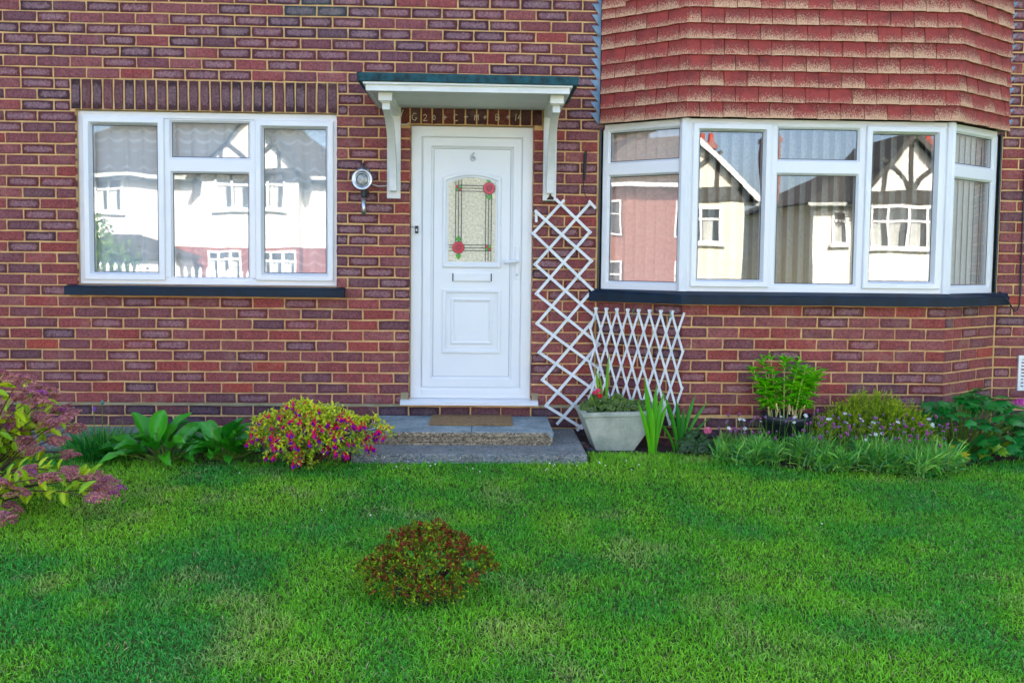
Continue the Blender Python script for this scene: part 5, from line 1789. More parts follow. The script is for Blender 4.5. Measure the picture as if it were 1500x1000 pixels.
# ------------------------------------------------------------------ bergenia: big spoon leaves, each its own part
def big_leaf_plant(name, label, specs, base, c0, c1, T, wid, rough=0.3, cat='plant', petiole=M_STEMG):
    t = thing(name, label, cat, base)
    mat = leaf_material(name + '_leaf', c0, c1, rough, 0.22, 0.5)
    shapes = []
    for k in range(4):
        rows = .5 - .5 * np.cos(np.linspace(0, math.pi, 13))
        wd = [T(r) for r in rows]
        tv, tf, ta = tmpl_leaf5(rows, wd, rnd.uniform(.12, .34), rnd.uniform(.1, .5), .04)
        me = np_mesh('leaf', tv * np.array([1, wid, 1]), tf, ta, smooth=True); me.materials.append(mat); shapes.append(me)
    st = MB()
    for (x, y, z, az, pitch, L) in specs:
        d_ = Vector((math.cos(az) * math.cos(pitch), math.sin(az) * math.cos(pitch), math.sin(pitch)))
        up = Vector((0, -.35, 1)) if abs(pitch) < 1.1 else Vector((-math.cos(az), -math.sin(az), .3))
        up = (up + Vector((rnd.uniform(-.35, .35), rnd.uniform(-.35, .35), 0))).normalized()
        s3 = up.cross(d_).normalized(); n3 = d_.cross(s3)
        o = link('leaf', rnd.choice(shapes), None, t, (x, y, z), Matrix((d_, s3, n3)).transposed().to_euler()); o.scale = (L, L, L)
        bx = base[0] + (x - base[0]) * .45; by = base[1] + (y - base[1]) * .45
        st.tube([(bx, by, base[2]), ((x + bx) / 2, (y + by) / 2, z * .5), (x, y, z), tuple(Vector((x, y, z)) + d_ * L * .5)], [.006, .005, .004, .002], 6)
    st.build('stalks', petiole, t)
    return t


spoon = lambda r: 0.09 + 0.95 * max(0.0, math.sin(math.pi * min(1, max(0, r)) ** 1.15)) ** .6 if r < .999 else .05
sp = []
for (dx, dy, z, az, pt, L) in ((-.10, -.06, .03, 2.2, 1.25, .21), (-.06, -.05, .05, 1.5, 1.2, .19), (.0, -.04, .04, 1.0, 1.25, .20), (-.16, -.10, .02, 2.8, .75, .17), (-.22, -.12, .02, 3.2, .30, .17), (-.12, -.14, .03, 3.9, .5, .13),
                               (-.02, -.14, .03, 4.5, .55, .15), (.06, -.12, .04, 5.3, .6, .14), (.10, -.08, .03, .6, 1.0, .17), (-.05, -.12, .06, 4.2, .9, .12), (.03, -.16, .01, 4.9, .2, .12), (-.18, -.16, .01, 3.6, .15, .14), (.0, .02, .05, 1.2, .9, .16), (-.09, .02, .06, 2.0, 1.0, .17)):
    sp.append((-1.93 + dx, -.80 + dy, z + .03, az + rnd.uniform(-.2, .2), pt, L * 1.18))
for i in range(16):
    a = rnd.uniform(0, 6.283); q = rnd.random()
    sp.append((-1.93 + .2 * q * math.cos(a), -.82 + .12 * q * math.sin(a), .02 + .06 * (1 - q), a + rnd.uniform(-.3, .3), 1.2 - .8 * q + rnd.uniform(-.2, .2), rnd.uniform(.12, .2)))
big_leaf_plant('bergenia_plant', 'bergenia with tall upright spoon leaves beside the thin-leaved clump', sp, (-1.93, -.82, -.02), srgb(84, 180, 28), srgb(26, 128, 24), spoon, .46)
sp = []
for i in range(46):
    a = rnd.uniform(0, 6.283); q = rnd.random()
    sp.append((-1.57 + .16 * q * math.cos(a), -.80 + .12 * q * math.sin(a), .02 + .06 * (1 - q), a + rnd.uniform(-.3, .3), 1.15 - .8 * q + rnd.uniform(-.2, .2), rnd.uniform(.12, .19)))
big_leaf_plant('bergenia_plant', 'lower bergenia with rounder glossy leaves next to the yellow-green fuchsia', sp, (-1.57, -.80, -.02), srgb(78, 176, 30), srgb(22, 118, 26), spoon, .50)

# ------------------------------------------------------------------ golden fuchsia
def fuchsia_flower():
    mb = MB()
    red, red2, pur = srgb(244, 24, 84), srgb(222, 16, 110), srgb(130, 24, 200)
    mb.lathe((0, 0, 0), (0, 0, -1), [(0, .0022), (.008, .0034), (.018, .005)], 6, red + (1,))
    for k in range(4):
        a = k * math.pi / 2 + .4
        c, s_ = math.cos(a), math.sin(a)
        P = [(0.003, -.016), (.012, -.021), (.019, -.032)]
        w = (.005, .006, .0005)
        v = []
        for (r, z), ww in zip(P, w):
            v += [(r * c - ww * s_, r * s_ + ww * c, z), (r * c + ww * s_, r * s_ - ww * c, z)]
        mb.add(v, [(0, 1, 3, 2), (2, 3, 5, 4)], (red if k % 2 else red2) + (1,))
    mb.lathe((0, 0, -.018), (0, 0, -1), [(0, .004), (.008, .0085), (.018, .0075)], 8, pur + (1,))
    mb.tube([(0, 0, -.03), (.001, 0, -.052)], .0009, 4, red + (1,)); mb.tube([(.002, .001, -.03), (.004, .002, -.046)], .0008, 4, red + (1,))
    me = mb.mesh('flower'); me.materials.append(M_PETAL)
    return me


def fuchsia():
    cx, cy = -1.03, -.98
    t = thing('fuchsia_bush', 'golden-leaved fuchsia bush with hanging red and purple flowers beside the step', 'shrub', (cx, cy, -.02))
    lumps = [(cx - .06, cy, .27, .12), (cx + .10, cy + .02, .24, .13), (cx - .20, cy, .20, .13), (cx + .0, cy - .06, .18, .16), (cx + .22, cy + .02, .19, .12), (cx - .26, cy - .02, .13, .10), (cx + .12, cy - .08, .12, .12),
             (cx - .10, cy - .12, .10, .12), (cx + .36, cy + .04, .22, .075), (cx + .44, cy + .05, .18, .055), (cx - .02, cy - .14, .04, .08), (cx + .27, cy, .10, .09)]
    n = 2700
    P, d, idx = lump_points(lumps, n, (.6, 1.16))
    ok = P[:, 2] > .01
    P, d = P[ok], d[ok]
    n = len(P)
    k = 2
    PP = np.repeat(P, k, axis=0); m_ = n * k
    DD = norm(np.repeat(d, k, axis=0) * .6 + RNG.normal(0, .7, (m_, 3)) + np.array([0, -.1, -.15]))
    UU = np.tile(np.array([0, -.5, 1.0]), (m_, 1)) + RNG.normal(0, .5, (m_, 3))
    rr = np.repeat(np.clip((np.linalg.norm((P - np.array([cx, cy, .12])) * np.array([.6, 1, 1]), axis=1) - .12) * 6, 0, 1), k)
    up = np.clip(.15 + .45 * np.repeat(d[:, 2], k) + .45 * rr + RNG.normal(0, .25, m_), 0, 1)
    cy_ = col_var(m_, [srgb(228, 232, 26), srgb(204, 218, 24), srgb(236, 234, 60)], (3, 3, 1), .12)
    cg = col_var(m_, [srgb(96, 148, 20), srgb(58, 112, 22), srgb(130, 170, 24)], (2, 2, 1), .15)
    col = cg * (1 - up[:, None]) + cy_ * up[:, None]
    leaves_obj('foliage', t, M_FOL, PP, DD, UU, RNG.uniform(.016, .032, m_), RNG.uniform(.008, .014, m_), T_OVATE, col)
    st = MB()
    for l in lumps:
        for q in range(3):
            e = (l[0] + rnd.uniform(-.06, .06), l[1] + rnd.uniform(-.05, .05), l[2] + rnd.uniform(-.02, .06))
            st.tube([(cx + rnd.uniform(-.03, .03), cy, -.02), ((cx + e[0]) / 2, (cy + e[1]) / 2, e[2] * .7), e], [.006, .004, .002], 5)
    st.build('stems', M_TWIG, t)
    me = fuchsia_flower()
    fp, fd, _ = lump_points(lumps, 800, (.95, 1.14))
    c_ = 0
    for p, q in zip(fp, fd):
        if q[1] > .15 or p[2] < .05 or c_ >= 180: continue
        o = link('flower', me, None, t, tuple(p), (rnd.uniform(-.35, .35), rnd.uniform(-.35, .35), rnd.uniform(0, 6))); s_ = rnd.uniform(.95, 1.4); o.scale = (s_,) * 3
        c_ += 1


fuchsia()

# ------------------------------------------------------------------ sword-leaved plants
def sword_plant(label, base, specs, c0, c1, cat='plant'):
    t = thing('gladiolus_plant', label, cat, base)
    mat = leaf_material('sword_leaf', c0, c1, .4, .35)
    for (dx, dy, lean, az, L, w) in specs:
        n_ = 9
        mb = MB()
        d_ = Vector((math.cos(az), math.sin(az), 0)); sd = Vector((1, 0.25, 0)).normalized() if abs(math.cos(az)) < .7 else Vector((.85, -.45, 0)).normalized()
        v = []
        for i in range(n_):
            u = i / (n_ - 1)
            p = Vector((base[0] + dx, base[1] + dy, base[2])) + d_ * (lean * L * u ** 1.6) + Vector((0, 0, L * u * (1 - .12 * lean * u)))
            ww = w * (0.65 + .5 * math.sin(math.pi * min(u * 1.1, 1) * .75)) * (1 if u < .72 else max(0.03, (1 - u) / .28)) / 2
            nn = sd.cross(Vector((0, 0, 1)))
            v += [tuple(p - sd * ww), tuple(p + nn * ww * .35), tuple(p + sd * ww)]
        f = []
        for i in range(n_ - 1):
            for k in range(2):
                f.append((i * 3 + k, i * 3 + k + 1, (i + 1) * 3 + k + 1, (i + 1) * 3 + k))
        mb.add(v, f)
        mb.build('leaf', mat, t, smooth=True)
    return t


PI = math.pi
sword_plant('bright green sword-leaved plant standing in the lawn edge before the planter', (1.105, -.60, -.02),
            [(0, 0, .10, PI, .52, .030), (.012, .01, .04, 0, .46, .034), (-.008, -.01, .24, PI, .36, .026), (.02, 0, .14, 0, .43, .028), (.03, .01, .22, 0, .36, .024), (.008, -.015, .03, PI, .32, .03)], srgb(116, 206, 20), srgb(84, 178, 22))
sword_plant('darker sword-leaved plant with arching leaves under the right end of the trellis', (1.30, -.50, -.02),
            [(0, 0, .25, PI, .40, .026), (.02, 0, .10, PI, .36, .028), (.03, 0, .22, 0, .40, .026), (.045, .01, .45, 0, .36, .022), (-.02, 0, .60, PI, .28, .02), (.02, -.02, .05, 0, .30, .026), (.05, 0, .7, 0, .26, .018)], srgb(72, 172, 30), srgb(40, 132, 34))
sword_plant('pair of slender sword leaves rising from the concrete planter', (0.80, -.33, .20),
            [(-.03, -.05, .3, PI, .17, .010), (.06, -.06, .2, 0, .15, .010), (.20, -.03, .3, 0, .14, .009), (0.0, 0, .10, PI, .33, .016), (.045, 0, .03, 0, .42, .018), (.03, .01, .14, PI, .30, .014), (.09, 0, .25, 0, .16, .012), (-.05, -.02, .25, PI, .13, .010), (.10, -.02, .1, 0, .13, .011)], srgb(98, 186, 34), srgb(150, 180, 30))


def round_leaf_bed(name, label, base, lumps, n, size, cols, rim=None, kind=None, cat='plant'):
    t = thing(name, label, cat, base)
    P, d, _ = lump_points(lumps, n, (.7, 1.1))
    d = norm(d * np.array([1, 1, 1]) + np.array([0, -.4, .5]))
    U = d
    D = norm(np.cross(d, RNG.normal(0, 1, (n, 3))))
    T = tmpl_leaf((0, .15, .5, .85, 1), (.3, .85, 1.05, .8, .3), .10, .05, .08)
    L = RNG.uniform(*size, n)
    col = col_var(n, cols, np.ones(len(cols)))
    V, F, k = leaf_batch(P - D * (L / 2)[:, None], D, U, L, L * .95, T)
    cc = np.repeat(col, k, axis=0).reshape(n, k, 3)
    if rim is not None:
        cc[:, 0::3] = cc[:, 0::3] * .2 + np.array(rim) * .8
        cc[:, 2::3] = cc[:, 2::3] * .2 + np.array(rim) * .8
    link('leaves', np_mesh('leaves', V, F, cc.reshape(-1, 3), True), M_FOL, t)
    return t


def petal_ball(name, parent, c, r, cols, n=26):
    mb = MB()
    for i in range(n):
        a = i * 2.4; z = 1 - 1.3 * i / n
        q = math.sqrt(max(0, 1 - z * z))
        d_ = Vector((q * math.cos(a), -abs(q * math.sin(a)) if rnd.random() < .6 else q * math.sin(a), z)).normalized()
        p = Vector(c) + d_ * r * .75
        s1 = d_.orthogonal().normalized() * r * .5; s2 = d_.cross(s1).normalized() * r * .5
        cc = rnd.choice(cols)
        mb.add([p - s1, p - s2 + d_ * r * .2, p + s1 + d_ * r * .25, p + s2], [(0, 1, 2, 3)], tuple(cc) + (1,))
    return mb.build(name, M_PETAL, parent)


DK = [srgb(58, 48, 52), srgb(70, 74, 44), srgb(52, 70, 40), srgb(84, 96, 44)]
t = round_leaf_bed('geranium_plant', 'low geranium with dark round leaves and red flowers filling the planter', (0.90, -.38, .2), [(0.76, -.38, .235, .075), (0.86, -.42, .23, .08), (0.97, -.42, .235, .08), (1.07, -.40, .235, .07), (0.92, -.34, .26, .08), (0.72, -.40, .25, .06), (.80, -.32, .26, .08)], 520, (.022, .042), DK, srgb(110, 150, 50))
for c, cols in (((.755, -.44, .355), [srgb(240, 70, 110), srgb(230, 50, 90)]), ((.785, -.45, .335), [srgb(236, 30, 40), srgb(220, 40, 60)]), ((.775, -.43, .37), [srgb(246, 96, 130), srgb(236, 70, 110)])):
    petal_ball('flower', t, c, .017, cols)
m = MB()
for c in ((.755, -.44, .34), (.785, -.45, .32), (.775, -.43, .36)):
    m.tube([(.78, -.40, .23), c], .0025, 5)
m.build('stalks', M_STEMG, t)
t = round_leaf_bed('geranium_plant', 'small dark geranium with one pink flower on the soil right of the planter', (1.40, -.62, -.02), [(1.34, -.62, .03, .07), (1.44, -.63, .03, .07), (1.40, -.58, .07, .07), (1.50, -.60, .03, .05)], 260, (.026, .046), [srgb(34, 40, 36), srgb(44, 52, 38), srgb(30, 46, 34)], srgb(74, 120, 44))
petal_ball('flower', t, (1.475, -.60, .135), .025, [srgb(240, 120, 150), srgb(250, 150, 172), srgb(228, 96, 130)], 34)
petal_ball('flower', t, (1.44, -.68, .02), .011, [srgb(210, 40, 50)], 14)
m = MB(); m.tube([(1.43, -.6, .0), (1.475, -.60, .125)], .0025, 5); m.build('stalk', M_STEMG, t)

# ------------------------------------------------------------------ lily in a black pot
M_POT = simple('black_pot_plastic', (0.02, 0.026, 0.034), (0.014, 0.018, 0.024), 0.35, 9)
pot = thing('plant_pot', 'round black plastic plant pot standing in the bed against the bay wall', 'pot', (1.99, -.60, -.02))
m = MB(); m.lathe((1.99, -.60, -.02), (0, 0, 1), [(0, .125), (.02, .13), (.215, .158), (.217, .168), (.262, .172), (.268, .168), (.262, .158), (.20, .150)], 36, cap=False); m.build('tub', M_POT, pot, smooth=True)
m = MB(); m.lathe((1.99, -.60, .19), (0, 0, 1), [(0, .15), (.006, .01)], 24); m.build('compost', M_PLANTER, pot)
lily = thing('lily_plant', 'bright green leafy lily with many upright stems growing in the black pot', 'plant', (1.99, -.60, .19))
M_LILY = leaf_material('lily_leaf', rough=.4, trans=.35)
for i in range(17):
    a = rnd.uniform(0, 6.283); q = math.sqrt(rnd.random()) * .10
    b = Vector((1.975 + q * math.cos(a), -.60 + q * math.sin(a) * .8, .20))
    H = rnd.uniform(.32, .53) * (1 - .22 * q / .1) + (.02 if q < .05 else 0)
    ln = Vector((math.cos(a) * rnd.uniform(.02, .17) * (q / .1 + .35), math.sin(a) * rnd.uniform(0, .10), 0))
    n_ = 34
    u = np.sort(RNG.uniform(.25, 1.0, n_))
    P = np.array(b)[None] + np.outer(u ** 1.5, np.array(ln)) + np.outer(u, [0, 0, H])
    az = np.arange(n_) * 2.4 + rnd.random()
    el = .15 + .9 * (u - .2) ** 2
    D = np.stack([np.cos(az) * np.cos(el), np.sin(az) * np.cos(el), np.sin(el)], 1)
    U = np.tile([0, 0, 1.0], (n_, 1)) + .3 * D
    col = col_var(n_, [srgb(126, 220, 16), srgb(160, 236, 28), srgb(92, 190, 18)], (3, 2, 2), .12)
    Ls = RNG.uniform(.06, .09, n_) * (1 - .35 * (u > .93))
    V, F, k = leaf_batch(P, D, U, Ls, Ls * .27, T_LANCE)
    st_ = link('shoot_foliage', np_mesh('shoot_foliage', V, F, np.repeat(col, k, axis=0), True), M_LILY, lily)
    m = MB(); pts = [tuple(b + ln * (q_ ** 1.5) + Vector((0, 0, H * q_))) for q_ in (0, .3, .6, 1)]
    m.tube(pts, [.004, .0035, .003, .0015], 5); m.build('stalk', simple('lily_stalk', srgb(150, 170, 60), srgb(196, 180, 110), .6, 20) if i == 0 else bpy.data.materials['lily_stalk'], st_)
dr_ = MB()
for i in range(9):
    x = 1.99 + rnd.uniform(-.11, .11); z = rnd.uniform(.24, .34)
    dr_.bar((x, -.66 + rnd.uniform(-.03, .05), z), (x + rnd.uniform(-.015, .015), -.66, z - rnd.uniform(.03, .06)), .008, .002, (0, -1, 0))
dr_.build('dry_leaves', simple('dry_leaf', srgb(214, 184, 130), srgb(190, 160, 104), .9), lily)

# ------------------------------------------------------------------ yellow-green feathery dwarf shrub
def feathery():
    cx, cy = 2.53, -.68
    t = thing('heath_shrub', 'rounded yellow-green feathery shrub between the potted lily and the big-leaved plant', 'shrub', (cx, cy, -.02))
    lumps = [(cx, cy, .18, .22), (cx - .17, cy, .14, .17), (cx + .17, cy, .15, .17), (cx - .28, cy, .08, .12), (cx + .26, cy, .09, .12)]
    P, d, _ = lump_points(lumps, 1250, (.6, 1.0))
    ok = P[:, 2] > .02; P, d = P[ok], d[ok]; n = len(P)
    ax = norm(d * .6 + np.array([0, -.1, .9]) + RNG.normal(0, .2, (n, 3)))
    k = 14
    tt = np.tile(np.linspace(0, 1, k), n)
    LL = np.repeat(RNG.uniform(.05, .085, n), k)
    PP = np.repeat(P, k, axis=0) + np.repeat(ax, k, axis=0) * (tt * LL)[:, None]
    DD = norm(np.repeat(ax, k, axis=0) * 1.1 + RNG.normal(0, .7, (n * k, 3)))
    c0 = np.array(srgb(70, 120, 24)); c1 = np.array(srgb(190, 208, 40))
    f = np.clip(tt * .75 + RNG.normal(0, .12, n * k), 0, 1)[:, None]
    col = (c0 * (1 - f) + c1 * f)
    leaves_obj('foliage', t, M_FOLD, PP, DD, np.repeat(ax, k, axis=0) + RNG.normal(0, .4, (n * k, 3)), RNG.uniform(.012, .022, n * k), .0048, T_SMALL, col)
    m = MB()
    for i in range(14):
        l = rnd.choice(lumps)
        m.tube([(cx, cy, -.02), (l[0] * .6 + cx * .4, cy, l[2] * .6), (l[0] + rnd.uniform(-.05, .05), l[1], l[2] + .05)], [.006, .004, .002], 5)
    m.build('stems', M_TWIG, t)


feathery()

# ------------------------------------------------------------------ pinks: grassy cushions with small flowers on thin stalks
GREY = [srgb(96, 184, 58), srgb(134, 204, 72), srgb(70, 158, 68), srgb(166, 214, 96), srgb(104, 172, 100)]


def pinks(label, cx, cy, rx, ry, n, h, nf, seed):
    r = random.Random(seed)
    t = thing('dianthus_clump', label, 'flowers', (cx, cy, -.02), 'cushions of pinks along the bed')
    nt_ = max(3, int(n / 150))
    Vs, Fs, Cs, off = [], [], [], 0
    for i in range(nt_):
        a = r.uniform(0, 6.283); q = math.sqrt(r.random())
        x0_, y0_ = cx + rx * q * math.cos(a), cy + ry * q * math.sin(a)
        k = 150
        hh = h * r.uniform(.65, 1.15)
        az = RNG.uniform(0, 2 * np.pi, k); tl = np.abs(RNG.normal(.75, .38, k))
        D0 = np.stack([np.cos(az) * np.sin(tl), np.sin(az) * np.sin(tl) - .1, np.cos(tl)], 1)
        P = np.stack([x0_ + RNG.normal(0, .025, k), y0_ + RNG.normal(0, .02, k), RNG.uniform(-.02, .07 * h, k)], 1)
        V, F, nv = blades(P, D0, RNG.uniform(.06, .14, k) * hh, RNG.uniform(.005, .009, k), RNG.uniform(.1, .9, k), 3)
        c = col_var(k, GREY, np.ones(5), .2)
        Vs.append(V); Fs.append(F + off); Cs.append(np.repeat(c, nv, axis=0)); off += len(V)
    link('leaves', np_mesh('leaves', np.vstack(Vs), np.vstack(Fs), np.vstack(Cs)), M_FOL, t)
    st = MB()
    bud = MB(); bud.lathe((0, 0, 0), (0, 0, 1), [(0, .003), (.006, .0075), (.016, .008), (.021, .005)], 8, srgb(168, 92, 150) + (1,)); bud.lathe((0, 0, -.008), (0, 0, 1), [(0, .002), (.010, .005)], 6, srgb(110, 150, 90) + (1,)); b1 = bud.mesh('flower', True); b1.materials.append(M_PETAL)
    bud = MB(); bud.lathe((0, 0, 0), (0, 0, 1), [(0, .003), (.006, .006), (.014, .0075), (.018, .004)], 8, srgb(150, 110, 160) + (1,)); b2 = bud.mesh('flower', True); b2.materials.append(M_PETAL)
    wf = MB()
    for k in range(6):
        a = k * 1.047
        wf.add([(0, 0, 0), (.011 * math.cos(a - .4), .011 * math.sin(a - .4), .003), (.014 * math.cos(a), .014 * math.sin(a), .003), (.011 * math.cos(a + .4), .011 * math.sin(a + .4), .003)], [(0, 1, 2, 3)], (.82, .8, .76, 1))
    b3 = wf.mesh('flower'); b3.materials.append(M_PETAL)
    for i in range(nf):
        a = r.uniform(0, 6.283); q = math.sqrt(r.random())
        x, y = cx + rx * 1.05 * q * math.cos(a), cy + ry * q * math.sin(a)
        z = r.uniform(.11, .24) * h + .03
        tx, ty = x + r.uniform(-.05, .05), y + r.uniform(-.06, .03)
        st.tube([(x, y, 0), ((x + tx) / 2, (y + ty) / 2, z * .6), (tx, ty, z)], .0013, 4)
        me = r.choice([b1, b1, b1, b2, b2, b3])
        o = link('flower', me, None, t, (tx, ty, z), (r.uniform(.1, 1.0), r.uniform(-.6, .6), 0)); s_ = r.uniform(.75, 1.15); o.scale = (s_,) * 3
    st.build('stalks', M_STEMG, t)


pinks('grassy cushion of pinks in front of the black plant pot', 1.74, -.80, .24, .15, 2100, 1.0, 30, 1)
pinks('wide cushion of pinks with purple buds before the feathery shrub', 2.20, -.95, .27, .24, 3600, 1.15, 64, 2)
pinks('flowering cushion of pinks at the lawn edge below the big-leaved plant', 2.63, -1.0, .23, .22, 3000, 1.1, 54, 3)
pinks('small tuft of pinks close to the single pink geranium flower', 1.60, -.58, .09, .06, 600, .8, 5, 4)

# ------------------------------------------------------------------ lobed-leaf shrub and hydrangea at the right
def lobed_mesh(mat, k):
    """five-lobed leaf, slightly cupped"""
    lob = [(0.0, 1.0), (0.34, .52), (.62, .86), (1.0, .5), (1.28, .74), (1.75, .42), (2.3, .44), (2.8, .30)]
    half = [(r * math.sin(a), r * math.cos(a)) for a, r in lob]
    ctr = (0, 0.0)
    pts = half + [(-x, y) for x, y in reversed(half[1:])]
    pts = [(y + .28, x, -.18 * (x * x) - .12 * max(0, y) ** 2 + .05 * math.sin(7 * x + k)) for x, y in pts]
    mid = (.35, 0, .06)
    v = [mid] + pts
    n_ = len(pts)
    f = [(0, 1 + i, 1 + (i + 1) % n_) for i in range(n_)]
    mb = MB(); mb.add([(a * .8, b * .85, c * .8) for a, b, c in v], f)
    me = mb.mesh('leaf', True); me.materials.append(mat)
    return me


def lobed_shrub():
    cx, cy = 3.18, -.62
    t = thing('anemone_plant', 'leafy plant with dark green lobed leaves and a few yellowing ones by the bay corner', 'plant', (cx, cy, -.02))
    mA = leaf_material('lobed_dark', srgb(44, 150, 50), srgb(18, 104, 40), .38, .2)
    mB = leaf_material('lobed_lime', srgb(150, 178, 26), srgb(98, 160, 28), .42, .3)
    mC = leaf_material('lobed_yellow', srgb(226, 202, 30), srgb(200, 180, 36), .45, .3)
    shp = {m_: [lobed_mesh(m_, k) for k in range(3)] for m_ in (mA, mB, mC)}
    st = MB()
    cnt = 0
    for i in range(130):
        a = rnd.uniform(0, 6.283); q = math.sqrt(rnd.random())
        dx, dy = q * math.cos(a) * .42, q * math.sin(a) * .22
        z = (1 - (q ** 2.2)) * .30 + rnd.uniform(.03, .13)
        x, y = cx + dx + .02, cy + dy
        if z > .24 and x > 3.42: z *= .8
        m_ = mA
        if z < .2 and dy < .02 and rnd.random() < .45: m_ = mB
        if i in (5, 40): m_ = mB
        d_ = Vector((dx * 1.6 + rnd.uniform(-.3, .3), dy - .35 + rnd.uniform(-.3, .3), rnd.uniform(-.35, .15))).normalized()
        up = Vector((rnd.uniform(-.3, .3), -.55, 1)).normalized()
        s3 = up.cross(d_).normalized(); n3 = d_.cross(s3)
        sc_ = rnd.uniform(.075, .115)
        o = link('leaf', rnd.choice(shp[m_]), None, t, (x, y, z), Matrix((d_, s3, n3)).transposed().to_euler()); o.scale = (sc_,) * 3
        st.tube([(cx + dx * .4, cy + dy * .4, -.02), (cx + dx * .7, cy + dy * .7, z * .7), (x, y, z)], [.004, .003, .002], 5)
    for i in range(46):
        x, y, z = rnd.uniform(2.95, 3.6), rnd.uniform(-.92, -.74), rnd.uniform(.03, .16)
        m_ = mB if rnd.random() < .3 else mA
        o = link('leaf', rnd.choice(shp[m_]), None, t, (x, y, z), (rnd.uniform(.3, 1.0), rnd.uniform(-.4, .4), rnd.uniform(3.4, 6.0))); o.scale = (rnd.uniform(.06, .1),) * 3
    for (x, y, z) in ((2.90, -.93, .10), (2.95, -.95, .06), (2.88, -.95, .05)):
        o = link('leaf', shp[mC][0], None, t, (x, y, z), (.9, .1, rnd.uniform(4.2, 5.2))); o.scale = (.085,) * 3
        st.tube([(3.05, -.78, -.02), (x, y, z)], .002, 5)
    for i in range(12):
        x, y, z = rnd.uniform(2.78, 3.0), rnd.uniform(-.7, -.5), rnd.uniform(.08, .17)
        o = link('leaf', rnd.choice(shp[mA]), None, t, (x, y, z), (rnd.uniform(.2, .8), rnd.uniform(-.3, .3), rnd.uniform(3.6, 5.8))); o.scale = (.06,) * 3
    st.build('stalks', M_STEMG, t)


lobed_shrub()


def hydrangea():
    cx, cy = 3.78, -.58
    t = thing('hydrangea_bush', 'hydrangea with bright magenta flower heads at the right edge', 'shrub', (cx, cy, -.02))
    mA = leaf_material('hydrangea_leaf', srgb(84, 160, 36), srgb(34, 112, 36), .4, .25)
    T = tmpl_leaf5(np.linspace(0, 1, 8), [.08, .6, .9, 1.0, .95, .7, .38, .03], .08, .2, .02)
    me = np_mesh('leaf', T[0] * np.array([1, .68, .8]), T[1], T[2], smooth=True); me.materials.append(mA)
    st = MB()
    for i in range(70):
        a = rnd.uniform(0, 6.283); q = math.sqrt(rnd.random())
        x, y, z = cx + .34 * q * math.cos(a), cy + .18 * q * math.sin(a), .04 + .26 * (1 - q * q) + rnd.uniform(-.03, .05)
        d_ = Vector((math.cos(a) + rnd.uniform(-.3, .3), math.sin(a) - .4, rnd.uniform(-.2, .3))).normalized()
        up = Vector((0, -.5, 1)).normalized(); s3 = up.cross(d_).normalized(); n3 = d_.cross(s3)
        o = link('leaf', me, None, t, (x, y, z), Matrix((d_, s3, n3)).transposed().to_euler()); o.scale = (rnd.uniform(.07, .11),) * 3
        st.tube([(cx, cy, -.02), (x * .6 + cx * .4, y * .6 + cy * .4, z * .7), (x, y, z)], [.005, .004, .002], 5)
    st.build('stems', M_TWIG, t)
    hot = [srgb(236, 70, 196), srgb(214, 44, 172), srgb(246, 120, 216)]
    for (x, y, z, r) in ((3.53, -.66, .335, .055), (3.64, -.66, .33, .05), (3.70, -.62, .40, .06), (3.86, -.64, .36, .07), (4.0, -.58, .38, .07)):
        mb = MB()
        for k in range(70):
            zz = 1 - 1.35 * k / 70; a = k * 2.4; q = math.sqrt(max(0, 1 - zz * zz))
            d_ = Vector((q * math.cos(a), q * math.sin(a), zz)); p = Vector((x, y, z)) + Vector((d_.x * r, d_.y * r, d_.z * r * .6))
            s1 = d_.orthogonal().normalized(); s1.rotate(Matrix.Rotation(rnd.random() * 3, 3, d_)); s2 = d_.cross(s1)
            c = rnd.choice(hot) + (1,)
            for u, v in ((s1, s2), (s2, -s1), (-s1, -s2), (-s2, s1)):
                mb.add([p, p + (u * .6 + v * .25) * .012 + d_ * .002, p + (u + v) * .0085 + d_ * .003, p + (v * .6 + u * .25) * .012 + d_ * .002], [(0, 1, 2, 3)], c)
            mb.add([p + d_ * .003 + s1 * .0016, p + d_ * .003 + s2 * .0016, p + d_ * .003 - s1 * .0016 - s2 * .001], [(0, 1, 2)], srgb(250, 230, 200) + (1,))
        mb.build('flower_head', M_PETAL, t)


hydrangea()
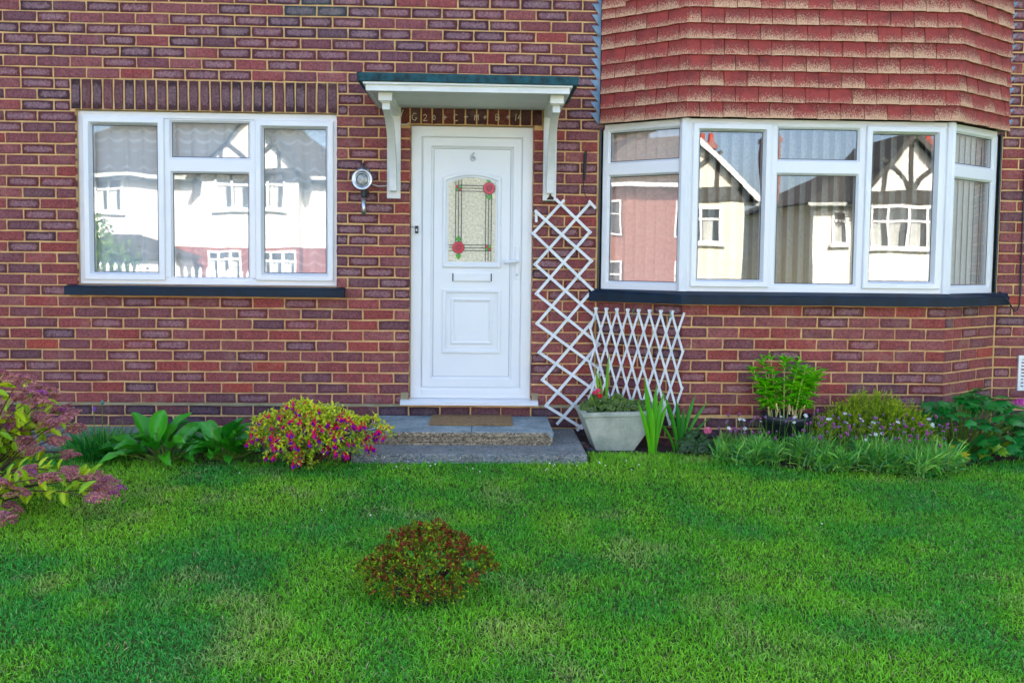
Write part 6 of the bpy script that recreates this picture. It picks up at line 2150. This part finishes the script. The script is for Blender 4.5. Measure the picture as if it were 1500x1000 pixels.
# a flagstone edge and pebbles by the planter
for (x, y, r, c, lab) in ((0.70, -.44, .035, (.10, .05, .05), 'reddish stone in the gap between the path and the planter'), (0.72, -.52, .03, (.05, .05, .06), 'black stone at the front foot of the concrete planter'), (0.69, -.34, .03, (.16, .12, .12), 'pale brown stone under the foot of the tall trellis')):
    mb = MB(); mb.lathe((x, y, -.02), (0, 0, 1), [(0, r), (r * .5, r * .95), (r * .85, r * .55), (r * .95, .003)], 10, c + (1,))
    o = mb.build('stone', M_FOLD, smooth=True)
    tag(o, lab, 'stone', 'stones beside the planter')


def street_bush(label, cx, cy, zb, w, h):
    t = thing('street_bush', label, 'bush', (cx, cy, zb))
    lumps = [(cx + rnd.uniform(-w, w) * .5, cy + rnd.uniform(-.5, .5), zb + h * rnd.uniform(.35, .8), w * rnd.uniform(.3, .45)) for _ in range(9)]
    P, d, _ = lump_points(lumps, 4200, (.6, 1.1))
    n = len(P)
    col = col_var(n, [srgb(96, 132, 40), srgb(64, 104, 36), srgb(130, 156, 60)], (2, 2, 1))
    leaves_obj('foliage', t, M_FOLD, P, norm(RNG.normal(0, 1, (n, 3))), norm(RNG.normal(0, 1, (n, 3)) + d), RNG.uniform(.10, .18, n), RNG.uniform(.06, .1, n), T_SMALL, col)
    m = MB()
    for l in lumps:
        m.tube([(cx, cy, zb - .3), ((cx + l[0]) / 2, cy, zb + h * .3), (l[0], l[1], l[2])], [.06, .04, .015], 6)
    m.build('branches', M_TWIG, t)


street_bush('tall leafy garden bush mirrored in the left pane of the left window', -12.35, -20.4, -1.0, 2.3, 3.5)
pf = thing('picket_fence', 'white picket fence across the street mirrored low in the left window', 'fence', (-8, -19.6, -1.2))
for i in range(34):
    x = -12.4 + i * .2
    m = MB(); z0_ = gz(x, -19.6)
    m.loops([[(x - .045, yy, z0_), (x + .045, yy, z0_), (x + .045, yy, z0_ + 1.75), (x, yy, z0_ + 1.85), (x - .045, yy, z0_ + 1.75)] for yy in (-19.62, -19.6)], True)
    m.build('picket', M_UPVC, pf)
for dz in (.5, 1.4):
    m = MB(); m.bar((-12.5, -19.65, gz(-12.5, -19.6) + dz), (-5.7, -19.65, gz(-5.7, -19.6) + dz), .08, .04, (0, 1, 0)); m.build('rail', M_UPVC, pf)
